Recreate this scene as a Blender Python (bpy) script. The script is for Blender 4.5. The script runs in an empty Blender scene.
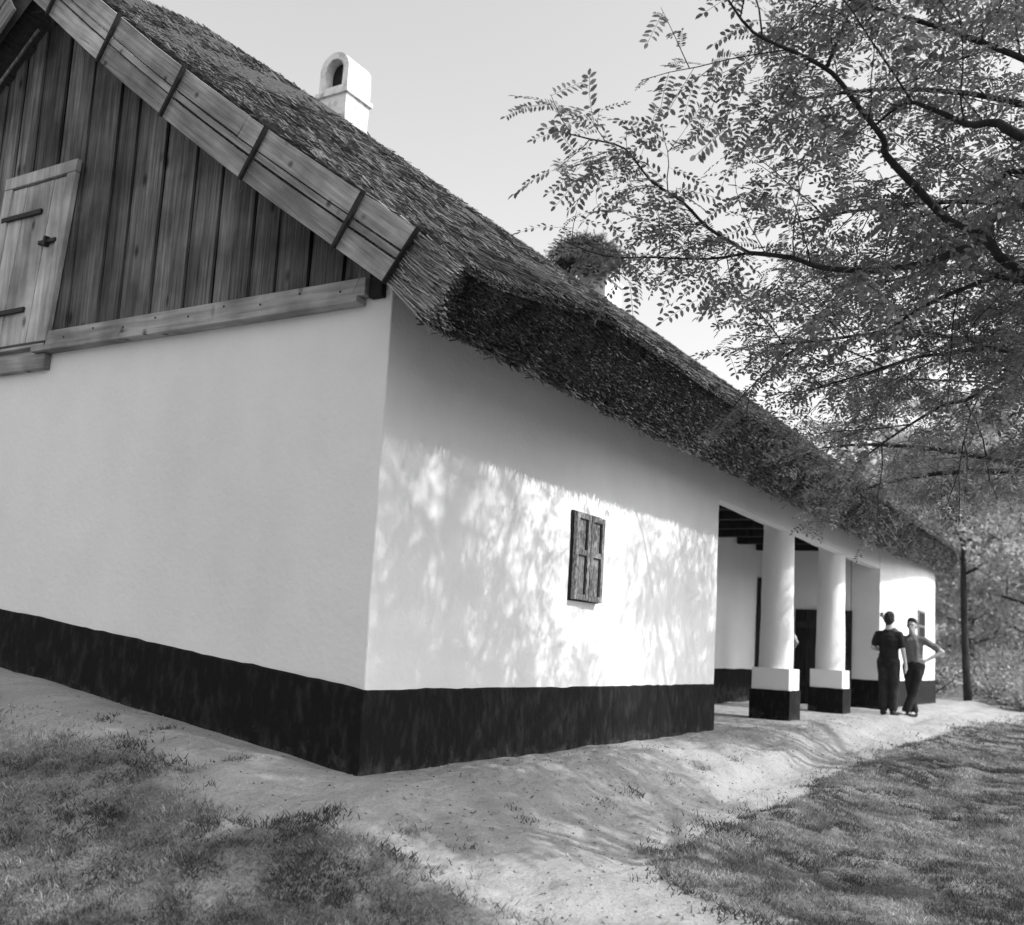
import bpy, bmesh, math, random
import numpy as np
from mathutils import Vector, Matrix, noise as mnoise

random.seed(7)
RS = np.random.RandomState(11)
scene = bpy.context.scene
col = scene.collection
R = math.radians

# ------------------------------------------------------------------ camera
cam_d = bpy.data.cameras.new('camera')
cam = bpy.data.objects.new('camera', cam_d); col.objects.link(cam)
CAMP = Vector((-4.758, -3.821, 0.808))
right = Vector((0.51108, -0.85760, 0.05756)).normalized()
fwd = Vector((0.84850, 0.51409, 0.12557)).normalized()
up = right.cross(fwd).normalized()
cam.matrix_world = Matrix(((right.x, up.x, -fwd.x, CAMP.x), (right.y, up.y, -fwd.y, CAMP.y),
                           (right.z, up.z, -fwd.z, CAMP.z), (0, 0, 0, 1)))
cam_d.sensor_fit = 'HORIZONTAL'; cam_d.sensor_width = 36.0
cam_d.lens = 36.0 * 1026.0 / 1024.0
cam_d.shift_y = 49.5 / 1024.0
cam_d.clip_start = 0.05; cam_d.clip_end = 2000
cam_d.dof.use_dof = True; cam_d.dof.focus_distance = 6.3; cam_d.dof.aperture_fstop = 2.2
scene.camera = cam

# ------------------------------------------------------------------ sky, sun, exposure (black-and-white film)
SUN_EL, SUN_AZ = R(44.5), R(15)          # azimuth measured from -Y towards +X
world = bpy.data.worlds.new('World'); scene.world = world; world.use_nodes = True
wn = world.node_tree.nodes; wl = world.node_tree.links
bg = wn['Background']
sky = wn.new('ShaderNodeTexSky'); sky.sky_type = 'NISHITA'; sky.sun_disc = False
sky.sun_elevation = SUN_EL; sky.sun_rotation = math.pi - SUN_AZ
sky.air_density = 1.0; sky.dust_density = 3.0; sky.ozone_density = 1.0
# silver film is most sensitive to blue, so the sky prints paler than the eye sees it
sp = wn.new('ShaderNodeSeparateColor'); wl.new(sky.outputs[0], sp.inputs[0])
bw = wn.new('ShaderNodeMix'); bw.inputs[0].default_value = 0.75
wl.new(sp.outputs[1], bw.inputs[2]); wl.new(sp.outputs[2], bw.inputs[3]); wl.new(bw.outputs[0], bg.inputs[0]); bg.inputs[1].default_value = 0.15
sd = bpy.data.lights.new('sun', 'SUN'); sd.energy = 2.1; sd.angle = R(0.7); sd.color = (1, 1, 1)
sun = bpy.data.objects.new('sun', sd); col.objects.link(sun)
sdir = Vector((math.sin(SUN_AZ) * math.cos(SUN_EL), -math.cos(SUN_AZ) * math.cos(SUN_EL), math.sin(SUN_EL)))
sun.rotation_euler = sdir.to_track_quat('Z', 'Y').to_euler(); sun.location = (0, -20, 20)
vs = scene.view_settings
vs.view_transform = 'Standard'; vs.look = 'None'; vs.gamma = 1.0; vs.use_curve_mapping = False
vs.exposure = 0.89
scene.cycles.diffuse_bounces = 6; scene.cycles.max_bounces = 12

# ------------------------------------------------------------------ helpers
def ss(a, b, x):
    t = np.clip((np.asarray(x, float) - a) / (b - a), 0, 1); return t * t * (3 - 2 * t)

def mat(name, lo, hi, scale=(6, 6, 6), rough=0.9, detail=6, bump=0.0, bscale=None, bdist=0.01, island=0.0,
        objrand=0.0, transl=0.0, contrast=(0.3, 0.7), extra=None):
    """grey procedural material: noise between two tones, optional per-island and per-object variation, relief"""
    m = bpy.data.materials.new(name); m.use_nodes = True
    n = m.node_tree.nodes; l = m.node_tree.links
    bs = n['Principled BSDF']; bs.inputs['Roughness'].default_value = rough
    bs.inputs['Specular IOR Level'].default_value = 0.25
    tc = n.new('ShaderNodeTexCoord'); mp = n.new('ShaderNodeMapping'); mp.inputs['Scale'].default_value = scale
    l.new(tc.outputs['Object'], mp.inputs[0])
    nz = n.new('ShaderNodeTexNoise'); nz.inputs['Scale'].default_value = 1.0; nz.inputs['Detail'].default_value = detail
    nz.inputs['Roughness'].default_value = 0.62
    l.new(mp.outputs[0], nz.inputs['Vector'])
    mr = n.new('ShaderNodeMapRange'); mr.inputs[1].default_value = contrast[0]; mr.inputs[2].default_value = contrast[1]
    mr.inputs[3].default_value = lo; mr.inputs[4].default_value = hi
    l.new(nz.outputs['Fac'], mr.inputs[0])
    val = mr.outputs[0]
    def mul(v, src, amount):
        a = n.new('ShaderNodeMapRange'); a.inputs[3].default_value = 1 - amount; a.inputs[4].default_value = 1 + amount
        l.new(src, a.inputs[0])
        b = n.new('ShaderNodeMath'); b.operation = 'MULTIPLY'; l.new(v, b.inputs[0]); l.new(a.outputs[0], b.inputs[1])
        return b.outputs[0]
    if island:
        g = n.new('ShaderNodeNewGeometry'); val = mul(val, g.outputs['Random Per Island'], island)
    if objrand:
        oi = n.new('ShaderNodeObjectInfo'); val = mul(val, oi.outputs['Random'], objrand)
    if extra: val = extra(n, l, tc, val)
    l.new(val, bs.inputs['Base Color'])
    if bump:
        mp2 = n.new('ShaderNodeMapping'); mp2.inputs['Scale'].default_value = bscale or scale
        l.new(tc.outputs['Object'], mp2.inputs[0])
        n2 = n.new('ShaderNodeTexNoise'); n2.inputs['Scale'].default_value = 1.0; n2.inputs['Detail'].default_value = 8
        l.new(mp2.outputs[0], n2.inputs['Vector'])
        bp = n.new('ShaderNodeBump'); bp.inputs['Strength'].default_value = bump; bp.inputs['Distance'].default_value = bdist
        l.new(n2.outputs['Fac'], bp.inputs['Height']); l.new(bp.outputs[0], bs.inputs['Normal'])
    if transl:
        t = n.new('ShaderNodeBsdfTranslucent'); l.new(val, t.inputs[0])
        mx = n.new('ShaderNodeMixShader'); mx.inputs[0].default_value = transl
        l.new(bs.outputs[0], mx.inputs[1]); l.new(t.outputs[0], mx.inputs[2])
        l.new(mx.outputs[0], n['Material Output'].inputs[0])
    return m

def empty(name, loc=(0, 0, 0)):
    o = bpy.data.objects.new(name, None); o.empty_display_size = 0.2; o.location = loc; col.objects.link(o); return o

def tag(o, label=None, cat=None, group=None, kind=None):
    if label: o['label'] = label
    if cat: o['category'] = cat
    if group: o['group'] = group
    if kind: o['kind'] = kind
    return o

def root_loc(o):
    v = Vector((0, 0, 0))
    while o: v += o.location; o = o.parent
    return v

def link(name, me, m, parent=None):
    """mesh data in world coordinates becomes one object; parents only carry a location"""
    o = bpy.data.objects.new(name, me); col.objects.link(o)
    if m is not None and len(me.materials) == 0: me.materials.append(m)
    if parent is not None:
        o.parent = parent; o.matrix_parent_inverse = Matrix.Translation(-root_loc(parent))
    return o

def mesh_np(name, V, F, smooth=False):
    V = np.asarray(V, np.float32); F = np.asarray(F, np.int32)
    me = bpy.data.meshes.new(name); k = F.shape[1]
    me.vertices.add(len(V)); me.vertices.foreach_set('co', V.ravel())
    me.loops.add(F.size); me.loops.foreach_set('vertex_index', F.ravel())
    me.polygons.add(len(F)); me.polygons.foreach_set('loop_start', np.arange(0, F.size, k, dtype=np.int32))
    if smooth: me.polygons.foreach_set('use_smooth', np.ones(len(F), bool))
    me.update(calc_edges=True); return me

def bm_mesh(name, bm, smooth=False):
    me = bpy.data.meshes.new(name); bmesh.ops.recalc_face_normals(bm, faces=bm.faces); bm.to_mesh(me); bm.free()
    if smooth:
        for p in me.polygons: p.use_smooth = True
    return me

def box(bm, x0, x1, y0, y1, z0, z1, M=None):
    v = [bm.verts.new((x, y, z)) for x in (x0, x1) for y in (y0, y1) for z in (z0, z1)]
    for f in ((0, 1, 3, 2), (4, 6, 7, 5), (0, 4, 5, 1), (2, 3, 7, 6), (0, 2, 6, 4), (1, 5, 7, 3)):
        bm.faces.new([v[i] for i in f])
    if M is not None:
        for q in v: q.co = M @ q.co
    return v

def simple_box(name, m, parent, x0, x1, y0, y1, z0, z1, bevel=0.004, M=None):
    bm = bmesh.new(); box(bm, x0, x1, y0, y1, z0, z1)
    if bevel: bmesh.ops.bevel(bm, geom=bm.edges[:], offset=bevel, segments=1, affect='EDGES')
    if M is not None: bmesh.ops.transform(bm, matrix=M, verts=bm.verts)
    return link(name, bm_mesh(name, bm), m, parent)

def nz3(p, s, seed=0.0):
    return mnoise.noise(Vector((p[0] * s + seed, p[1] * s + seed * 1.7, p[2] * s - seed)))

def plaster_box(name, m, parent, x0, x1, y0, y1, z0, z1, res=0.13, amp=0.011, bevel=0.02):
    """limewashed wall block: subdivided, edges worn round, faces gently uneven"""
    def cuts(a, b): return max(1, int(round((b - a) / res)))
    bm = bmesh.new(); nx, ny, nz = cuts(x0, x1), cuts(y0, y1), cuts(z0, z1)
    cache = {}
    def vert(i, j, k):
        if (i, j, k) not in cache:
            p = Vector((x0 + (x1 - x0) * i / nx, y0 + (y1 - y0) * j / ny, z0 + (z1 - z0) * k / nz))
            on = (i in (0, nx)) + (j in (0, ny)) + (k in (0, nz))
            d = Vector((nz3(p, 1.3, 3), nz3(p, 1.3, 17), nz3(p, 1.3, 31))) * amp + \
                Vector((nz3(p, 4.5, 5), nz3(p, 4.5, 23), 0)) * amp * 0.45
            if on >= 2:
                s = Vector(((1 if i == 0 else -1) if i in (0, nx) else 0, (1 if j == 0 else -1) if j in (0, ny) else 0, 0))
                d += s * bevel * 0.3
            cache[(i, j, k)] = bm.verts.new(p + d)
        return cache[(i, j, k)]
    for j in range(ny):
        for k in range(nz):
            for i in (0, nx):
                bm.faces.new((vert(i, j, k), vert(i, j + 1, k), vert(i, j + 1, k + 1), vert(i, j, k + 1)))
    for i in range(nx):
        for k in range(nz):
            for j in (0, ny):
                bm.faces.new((vert(i, j, k), vert(i + 1, j, k), vert(i + 1, j, k + 1), vert(i, j, k + 1)))
        for j in range(ny):
            for k in (0, nz):
                bm.faces.new((vert(i, j, k), vert(i + 1, j, k), vert(i + 1, j + 1, k), vert(i, j + 1, k)))
    me = bm_mesh(name, bm, True); me.set_sharp_from_angle(angle=R(40))
    return link(name, me, m, parent)

def tube(bm, pts, rads, n=7, jitter=0.0):
    pts = [Vector(p) for p in pts]; rings = []
    ref = Vector((0.31, 0.17, 0.93))
    for i, p in enumerate(pts):
        t = (pts[min(i + 1, len(pts) - 1)] - pts[max(i - 1, 0)]).normalized()
        a = t.cross(ref)
        if a.length < 0.1: a = t.cross(Vector((1, 0, 0)))
        a.normalize(); b = t.cross(a)
        rr = rads[i]
        rings.append([bm.verts.new(p + (a * math.cos(2 * math.pi * k / n) + b * math.sin(2 * math.pi * k / n)) *
                                   rr * (1 + random.uniform(-jitter, jitter))) for k in range(n)])
    for r0, r1 in zip(rings, rings[1:]):
        for k in range(n): bm.faces.new((r0[k], r0[(k + 1) % n], r1[(k + 1) % n], r1[k]))
    bm.faces.new(rings[0][::-1]); bm.faces.new(rings[-1])

# ------------------------------------------------------------------ materials (all greys: the film is black and white)
def wall_stains(n, l, tc, v):
    nz = n.new('ShaderNodeTexNoise'); nz.inputs['Scale'].default_value = 0.9; nz.inputs['Detail'].default_value = 5
    mp = n.new('ShaderNodeMapping'); mp.inputs['Scale'].default_value = (1, 1, 0.45); l.new(tc.outputs['Object'], mp.inputs[0]); l.new(mp.outputs[0], nz.inputs['Vector'])
    a = n.new('ShaderNodeMapRange'); a.inputs[1].default_value = 0.35; a.inputs[2].default_value = 0.75; a.inputs[3].default_value = 1.0; a.inputs[4].default_value = 0.92
    l.new(nz.outputs['Fac'], a.inputs[0])
    b = n.new('ShaderNodeMath'); b.operation = 'MULTIPLY'; l.new(v, b.inputs[0]); l.new(a.outputs[0], b.inputs[1]); return b.outputs[0]
def splash(n, l, tc, v):
    sx = n.new('ShaderNodeSeparateXYZ'); l.new(tc.outputs['Object'], sx.inputs[0])
    a = n.new('ShaderNodeMath'); a.operation = 'MULTIPLY_ADD'; a.inputs[1].default_value = -0.11; l.new(sx.outputs[1], a.inputs[0]); l.new(sx.outputs[2], a.inputs[2])
    nz = n.new('ShaderNodeTexNoise'); nz.inputs['Scale'].default_value = 9; nz.inputs['Detail'].default_value = 9; nz.inputs['Roughness'].default_value = 0.7; l.new(tc.outputs['Object'], nz.inputs['Vector'])
    h = n.new('ShaderNodeMapRange'); h.inputs[1].default_value = 0.0; h.inputs[2].default_value = 0.22; h.inputs[3].default_value = 0.14; h.inputs[4].default_value = -0.16; l.new(a.outputs[0], h.inputs[0])
    s_ = n.new('ShaderNodeMath'); s_.operation = 'ADD'; l.new(nz.outputs['Fac'], s_.inputs[0]); l.new(h.outputs[0], s_.inputs[1])
    r = n.new('ShaderNodeMapRange'); r.inputs[1].default_value = 0.58; r.inputs[2].default_value = 0.80; l.new(s_.outputs[0], r.inputs[0])
    m_ = n.new('ShaderNodeMix'); m_.inputs[3].default_value = 0.06; l.new(r.outputs[0], m_.inputs[0]); l.new(v, m_.inputs[2]); return m_.outputs[0]
def knots(n, l, tc, v):
    mp = n.new('ShaderNodeMapping'); mp.inputs['Scale'].default_value = (5, 5, 2.4); l.new(tc.outputs['Object'], mp.inputs[0])
    vo = n.new('ShaderNodeTexVoronoi'); vo.inputs['Scale'].default_value = 1.0; l.new(mp.outputs[0], vo.inputs['Vector'])
    r = n.new('ShaderNodeMapRange'); r.inputs[1].default_value = 0.05; r.inputs[2].default_value = 0.16; r.inputs[3].default_value = 0.25; r.inputs[4].default_value = 1.0; l.new(vo.outputs['Distance'], r.inputs[0])
    nz = n.new('ShaderNodeTexNoise'); nz.inputs['Scale'].default_value = 2.3; nz.inputs['Detail'].default_value = 6; l.new(tc.outputs['Object'], nz.inputs['Vector'])
    w = n.new('ShaderNodeMapRange'); w.inputs[1].default_value = 0.35; w.inputs[2].default_value = 0.68; w.inputs[3].default_value = 0.55; w.inputs[4].default_value = 1.25; l.new(nz.outputs['Fac'], w.inputs[0])
    a = n.new('ShaderNodeMath'); a.operation = 'MULTIPLY'; l.new(v, a.inputs[0]); l.new(r.outputs[0], a.inputs[1])
    b = n.new('ShaderNodeMath'); b.operation = 'MULTIPLY'; l.new(a.outputs[0], b.inputs[0]); l.new(w.outputs[0], b.inputs[1]); return b.outputs[0]
M_WALL = mat('whitewash', 0.80, 0.85, (3, 3, 3), 0.95, bump=0.4, bscale=(22, 22, 22), bdist=0.012, extra=wall_stains)
M_PLINTH = mat('black_tar_paint', 0.007, 0.04, (16, 16, 6), 0.95, 9, bump=0.6, bscale=(26, 26, 20), bdist=0.015, contrast=(0.5, 0.85), extra=splash)
M_PLANK = mat('weathered_planks', 0.045, 0.23, (42, 42, 1.6), 0.9, 9, bump=0.7, bscale=(80, 80, 3), bdist=0.008, objrand=0.4, extra=knots)
M_HATCH = mat('pale_planks', 0.30, 0.60, (24, 24, 1.0), 0.85, 8, bump=0.4, bscale=(60, 60, 2.5), bdist=0.005, objrand=0.18, extra=knots)
M_BEAM = mat('sawn_beam', 0.24, 0.44, (30, 1.5, 30), 0.85, 8, bump=0.5, bscale=(60, 3, 60), bdist=0.006, objrand=0.1, extra=knots)
M_VERGE = mat('verge_planks', 0.17, 0.42, (1.8, 34, 34), 0.9, 9, bump=0.7, bscale=(3, 80, 80), bdist=0.008, objrand=0.35, extra=knots)
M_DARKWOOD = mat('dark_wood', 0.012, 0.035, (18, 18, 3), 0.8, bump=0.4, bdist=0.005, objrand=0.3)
M_IRON = mat('black_iron', 0.012, 0.03, (30, 30, 30), 0.6)
M_SHUT = mat('peeling_shutter_paint', 0.05, 0.40, (55, 55, 22), 0.8, 9, contrast=(0.36, 0.74), bump=0.5, bscale=(50, 50, 10), bdist=0.004, objrand=0.25)
M_THATCH = mat('thatch', 0.035, 0.10, (9, 60, 60), 0.95, 8, bump=0.8, bscale=(90, 25, 25), bdist=0.03)
M_REED = mat('reed_straws', 0.055, 0.18, (4, 4, 4), 0.85, island=0.5)
M_REEDBRIGHT = mat('verge_straws', 0.14, 0.42, (4, 4, 4), 0.75, island=0.5)
M_REEDEND = mat('reed_ends', 0.045, 0.24, (5, 5, 5), 0.9, island=0.9)
M_EARTH_STUB = None
M_BARK = mat('bark', 0.018, 0.055, (14, 14, 4), 0.95, 8, bump=0.9, bscale=(30, 30, 8), bdist=0.02)
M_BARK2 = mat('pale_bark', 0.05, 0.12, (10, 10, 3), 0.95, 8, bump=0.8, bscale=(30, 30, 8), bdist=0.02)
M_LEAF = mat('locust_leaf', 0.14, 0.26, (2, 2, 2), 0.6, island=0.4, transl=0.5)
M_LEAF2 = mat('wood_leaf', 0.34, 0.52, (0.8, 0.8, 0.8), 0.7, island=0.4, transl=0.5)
M_BUSH = mat('bush_leaf', 0.28, 0.44, (1.5, 1.5, 1.5), 0.7, island=0.4, transl=0.35)
M_TWIG = mat('dry_sticks', 0.06, 0.17, (8, 8, 8), 0.95, island=0.5)
M_CHIM = mat('sooty_whitewash', 0.42, 0.84, (7, 7, 5), 0.95, 8, bump=0.6, bscale=(14, 14, 14), bdist=0.02, contrast=(0.36, 0.54))
M_SKIN = mat('skin', 0.42, 0.48, (8, 8, 8), 0.6)
M_HAIR = mat('dark_hair', 0.012, 0.03, (60, 60, 60), 0.6, bump=0.4)
M_BLACKCLOTH = mat('black_shirt', 0.012, 0.022, (9, 9, 9), 0.9, bump=0.35, bscale=(12, 12, 12), bdist=0.02)
M_TROUSER = mat('dark_trousers', 0.018, 0.035, (9, 9, 9), 0.9, bump=0.35, bscale=(12, 12, 8), bdist=0.02)
M_GREYCLOTH = mat('grey_shirt', 0.14, 0.18, (9, 9, 9), 0.9, bump=0.35, bscale=(12, 12, 12), bdist=0.02)
M_WHITECLOTH = mat('white_shirt', 0.6, 0.7, (9, 9, 9), 0.9, bump=0.3, bscale=(12, 12, 12), bdist=0.02)
M_SHOE = mat('black_shoes', 0.012, 0.025, (9, 9, 9), 0.5)

# ------------------------------------------------------------------ ground
LEFT = np.array([(-0.95, 9.0), (-0.85, 4.0), (-0.77, 2.26), (-0.77, 1.54), (-0.73, 0.77), (-0.85, 0.23), (-0.85, -0.35), (-0.79, -0.92), (-0.78, -1.31), (-0.74, -1.65), (-0.9, -2.2), (-1.3, -3.2), (-1.9, -5.0), (-2.5, -9.0)])
RIGHT = np.array([(-1.0, -9.0), (-0.6, -5.0), (-0.2, -3.2), (0.15, -2.23), (0.28, -1.88), (0.56, -1.56), (1.11, -1.45), (2.13, -1.43), (3.9, -1.49), (6.03, -1.5), (10.41, -1.47), (16.65, -1.73), (30, -2.6)])

def vnoise(X, Y, s, seed=0):
    """cheap smooth value noise on arrays"""
    x = X * s + seed * 13.7; y = Y * s + seed * 7.3
    xi = np.floor(x); yi = np.floor(y); fx = x - xi; fy = y - yi
    fx = fx * fx * (3 - 2 * fx); fy = fy * fy * (3 - 2 * fy)
    def h(a, b):
        v = np.sin(a * 127.1 + b * 311.7 + seed * 74.7) * 43758.5453; return v - np.floor(v)
    return ((h(xi, yi) * (1 - fx) + h(xi + 1, yi) * fx) * (1 - fy) + (h(xi, yi + 1) * (1 - fx) + h(xi + 1, yi + 1) * fx) * fy) * 2 - 1

def fbm(X, Y, s, seed=0, o=4):
    return sum(vnoise(X, Y, s * 2 ** k, seed + k) * 0.5 ** k for k in range(o))

def path_amount(X, Y):
    """>0 on trodden earth, <0 on grass (metres from the ragged edge)"""
    xl = np.interp(-Y, -LEFT[:, 1], LEFT[:, 0])           # grass where X < xl
    yr = np.interp(X, RIGHT[6:, 0], RIGHT[6:, 1])          # grass where Y < yr (beyond X ~1)
    xr = np.interp(Y, RIGHT[:6, 1], RIGHT[:6, 0])          # grass where X > xr (near)
    dl = X - xl
    dr = np.where(X > 0.9, np.where(Y > -1.45, Y - yr, np.maximum(Y - yr, xr - X)), np.where(Y > -1.5, 1.0, xr - X))
    return np.minimum(dl, dr) + 0.16 * fbm(X, Y, 2.6, 3) + 0.06 * fbm(X, Y, 11, 9)

def gz(X, Y):
    X = np.asarray(X, float); Y = np.asarray(Y, float)
    d = np.hypot(np.maximum(-X, 0), np.maximum(-Y, 0)); A = .45 - .27 * ss(1, 9, X)
    z = .117 * np.clip(Y, 0, 6) * (1 - ss(0.3, 2.5, X)) - A * ss(.1, 2.4, d)
    z = z + 0.012 * fbm(X, Y, 2.2, 15)
    outside = ss(0.02, 0.5, d)
    z = z + outside * (0.026 * fbm(X, Y, 1.0, 5) + 0.010 * fbm(X, Y, 4, 8))
    z -= 0.035 * np.exp(-((Y + 0.78 + 0.1 * vnoise(X, Y * 0, 0.8, 4)) / 0.16) ** 2) * ss(-0.8, 0.2, X)      # drip gully below the eave
    z += outside * 0.022 * fbm(X * 0.45, Y * 1.6, 2.4, 41) * (1 - ss(2.2, 3.5, -Y)) * ss(-1.2, -0.4, X)          # ruts and washed ridges along the front
    z -= 0.11 * ss(0.72, 1.05, -Y + 0.12 * vnoise(X, Y * 0, 0.9, 6)) * (1 - ss(1.35, 1.75, -Y)) * ss(-0.5, 1, X) * (1 - ss(9, 14, X))
    z += 0.02 * np.clip(-Y - 8, 0, 40) * 0.3
    return z

def axis(lo, mid0, mid1, hi, fine, grow=1.16):
    a = list(np.arange(mid0, mid1, fine)); s = fine
    while a[-1] < hi: s *= grow; a.append(a[-1] + s)
    s = fine; b = [mid0]
    while b[-1] > lo: s *= grow; b.append(b[-1] - s)
    return np.array(b[:0:-1] + a)
gx = axis(-400, -4.6, 8.0, 900, 0.05, 1.12); gy = axis(-500, -4.6, 3.4, 500, 0.05, 1.14)
GX, GY = np.meshgrid(gx, gy, indexing='ij')
GZ = gz(GX, GY)
PA = path_amount(GX, GY)
GZ = GZ + np.where(PA < 0, 0.02 * ss(0, 0.15, -PA) + 0.012 * fbm(GX, GY, 9, 2), 0)
nx_, ny_ = GX.shape
idx = np.arange(nx_ * ny_).reshape(nx_, ny_)
quads = np.stack([idx[:-1, :-1], idx[1:, :-1], idx[1:, 1:], idx[:-1, 1:]], -1).reshape(-1, 4)
pq = 0.25 * (PA[:-1, :-1] + PA[1:, :-1] + PA[1:, 1:] + PA[:-1, 1:]).ravel()
far = (np.hypot(GX, GY)[:-1, :-1]).ravel() > 34
inside = ((GX[:-1, :-1] > 0.3) & (GX[:-1, :-1] < 20.3) & (GY[:-1, :-1] > 0.0)).ravel()
is_path = ((pq > 0) | inside) & ~far
V = np.stack([GX, GY, GZ], -1).reshape(-1, 3)
def sub(F):
    u, inv = np.unique(F, return_inverse=True); return V[u], inv.reshape(F.shape)
turf = ss(-0.05, 0.30, -PA + 0.10 * fbm(GX, GY, 7, 12)).ravel()
turf[((GX > 0.3) & (GX < 20.3) & (GY > 0.0)).ravel()] = 0
def sheet(name, F):
    u, inv = np.unique(F, return_inverse=True); me_ = mesh_np(name, V[u], inv.reshape(F.shape), smooth=True)
    at = me_.attributes.new('turf', 'FLOAT', 'POINT'); at.data.foreach_set('value', turf[u].astype(np.float32)); return me_
def earth_tone(n, l, tc, v):
    def noise(scale, a0, a1, b0, b1, detail=5):
        t = n.new('ShaderNodeTexNoise'); t.inputs['Scale'].default_value = scale; t.inputs['Detail'].default_value = detail
        l.new(tc.outputs['Object'], t.inputs['Vector'])
        a = n.new('ShaderNodeMapRange'); a.inputs[1].default_value = a0; a.inputs[2].default_value = a1; a.inputs[3].default_value = b0; a.inputs[4].default_value = b1
        l.new(t.outputs['Fac'], a.inputs[0]); return a.outputs[0]
    def mulf(a, b):
        m_ = n.new('ShaderNodeMath'); m_.operation = 'MULTIPLY'; l.new(a, m_.inputs[0]); l.new(b, m_.inputs[1]); return m_.outputs[0]
    earth = mulf(mulf(v, noise(70, .3, .6, .80, 1.04)), noise(3.2, .35, .68, 1.06, .78))
    soil = mulf(noise(2.2, .35, .7, .09, .24, 8), noise(45, .3, .65, .6, 1.15))
    at = n.new('ShaderNodeAttribute'); at.attribute_name = 'turf'
    mx = n.new('ShaderNodeMix'); l.new(at.outputs['Fac'], mx.inputs[0]); l.new(earth, mx.inputs[2]); l.new(soil, mx.inputs[3])
    return mx.outputs[0]
M_EARTH = mat('trodden_earth', 0.27, 0.41, (1.6, 1.6, 1.6), 0.95, 8, bump=0.75, bscale=(6, 9, 6), bdist=0.06, extra=earth_tone)
tag(link('path', sheet('path', quads[is_path]), M_EARTH), kind='structure')
tag(link('ground', sheet('ground', quads[~is_path]), M_EARTH), kind='structure')

# grass blades (stuff)
def blades(P, h, w, lean):
    n = len(P); a = RS.uniform(0, 2 * np.pi, n); b = RS.uniform(0, 2 * np.pi, n)
    side = np.stack([np.cos(a), np.sin(a), np.zeros(n)], 1) * (w * 0.5)[:, None]
    ld = np.stack([np.cos(b), np.sin(b), np.zeros(n)], 1) * (h * lean)[:, None]
    upv = np.zeros((n, 3)); upv[:, 2] = h
    mid = P + upv * 0.6 + ld * 0.3; tip = P + upv * np.sqrt(np.clip(1 - 0.35 * lean ** 2, 0.15, 1))[:, None] + ld
    Vb = np.stack([P - side, P + side, mid + side * .7, mid - side * .7, tip], 1).reshape(-1, 3)
    k = np.arange(n)[:, None] * 5
    F = np.concatenate([k + np.array([[0, 1, 2]]), k + np.array([[0, 2, 3]]), k + np.array([[3, 2, 4]])], 0)
    return Vb, F
def scatter(n, x0, x1, y0, y1, power=1.0):
    X = x0 + (x1 - x0) * RS.rand(n) ** power; Y = RS.uniform(y0, y1, n); return X, Y
def make_grass():
    Xs, Ys = [], []
    X, Y = scatter(115000, -4.4, -0.5, -3.0, 4.5); Xs.append(X); Ys.append(Y)
    X, Y = scatter(95000, 0.0, 9.0, -4.2, -1.2, 1.3); Xs.append(X); Ys.append(Y)
    X, Y = scatter(45000, 5.0, 26.0, -4.6, -1.2, 1.2); Xs.append(X); Ys.append(Y)
    X = np.concatenate(Xs); Y = np.concatenate(Ys)
    pa = path_amount(X, Y); patch = fbm(X, Y, 1.3, 21) + 0.5 * fbm(X, Y, 5, 22)
    keep = (pa < -0.02) & (RS.rand(len(X)) < np.clip(0.85 + 0.4 * patch, 0.5, 1)) & (RS.rand(len(X)) < ss(0, 0.3, -pa) * 0.75 + 0.25)
    # a few stragglers on the earth
    keep |= (pa > 0) & (pa < 0.35) & (RS.rand(len(X)) < 0.06 * (fbm(X, Y, 6, 31) > 0.25))
    X, Y, patch = X[keep], Y[keep], patch[keep]
    Z = gz(X, Y) + 0.006
    n = len(X)
    h = (0.028 + 0.036 * RS.rand(n) ** 1.5) * np.clip(0.9 + 0.2 * patch, 0.6, 1.2); w = RS.uniform(0.004, 0.008, n) * (1 + 0.9 * ss(4, 12, X))
    return blades(np.stack([X, Y, Z], 1), h, w, RS.uniform(0.3, 1.5, n))
def grass_tone(n, l, tc, v):
    nz = n.new('ShaderNodeTexNoise'); nz.inputs['Scale'].default_value = 1.5; nz.inputs['Detail'].default_value = 5
    l.new(tc.outputs['Object'], nz.inputs['Vector'])
    a = n.new('ShaderNodeMapRange'); a.inputs[1].default_value = 0.43; a.inputs[2].default_value = 0.64; a.inputs[3].default_value = 0.8; a.inputs[4].default_value = 2.9
    l.new(nz.outputs['Fac'], a.inputs[0])
    b = n.new('ShaderNodeMath'); b.operation = 'MULTIPLY'; l.new(v, b.inputs[0]); l.new(a.outputs[0], b.inputs[1]); return b.outputs[0]
M_GRASS = mat('grass', 0.075, 0.16, (3, 3, 3), 0.7, island=0.5, transl=0.25, extra=grass_tone)
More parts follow.
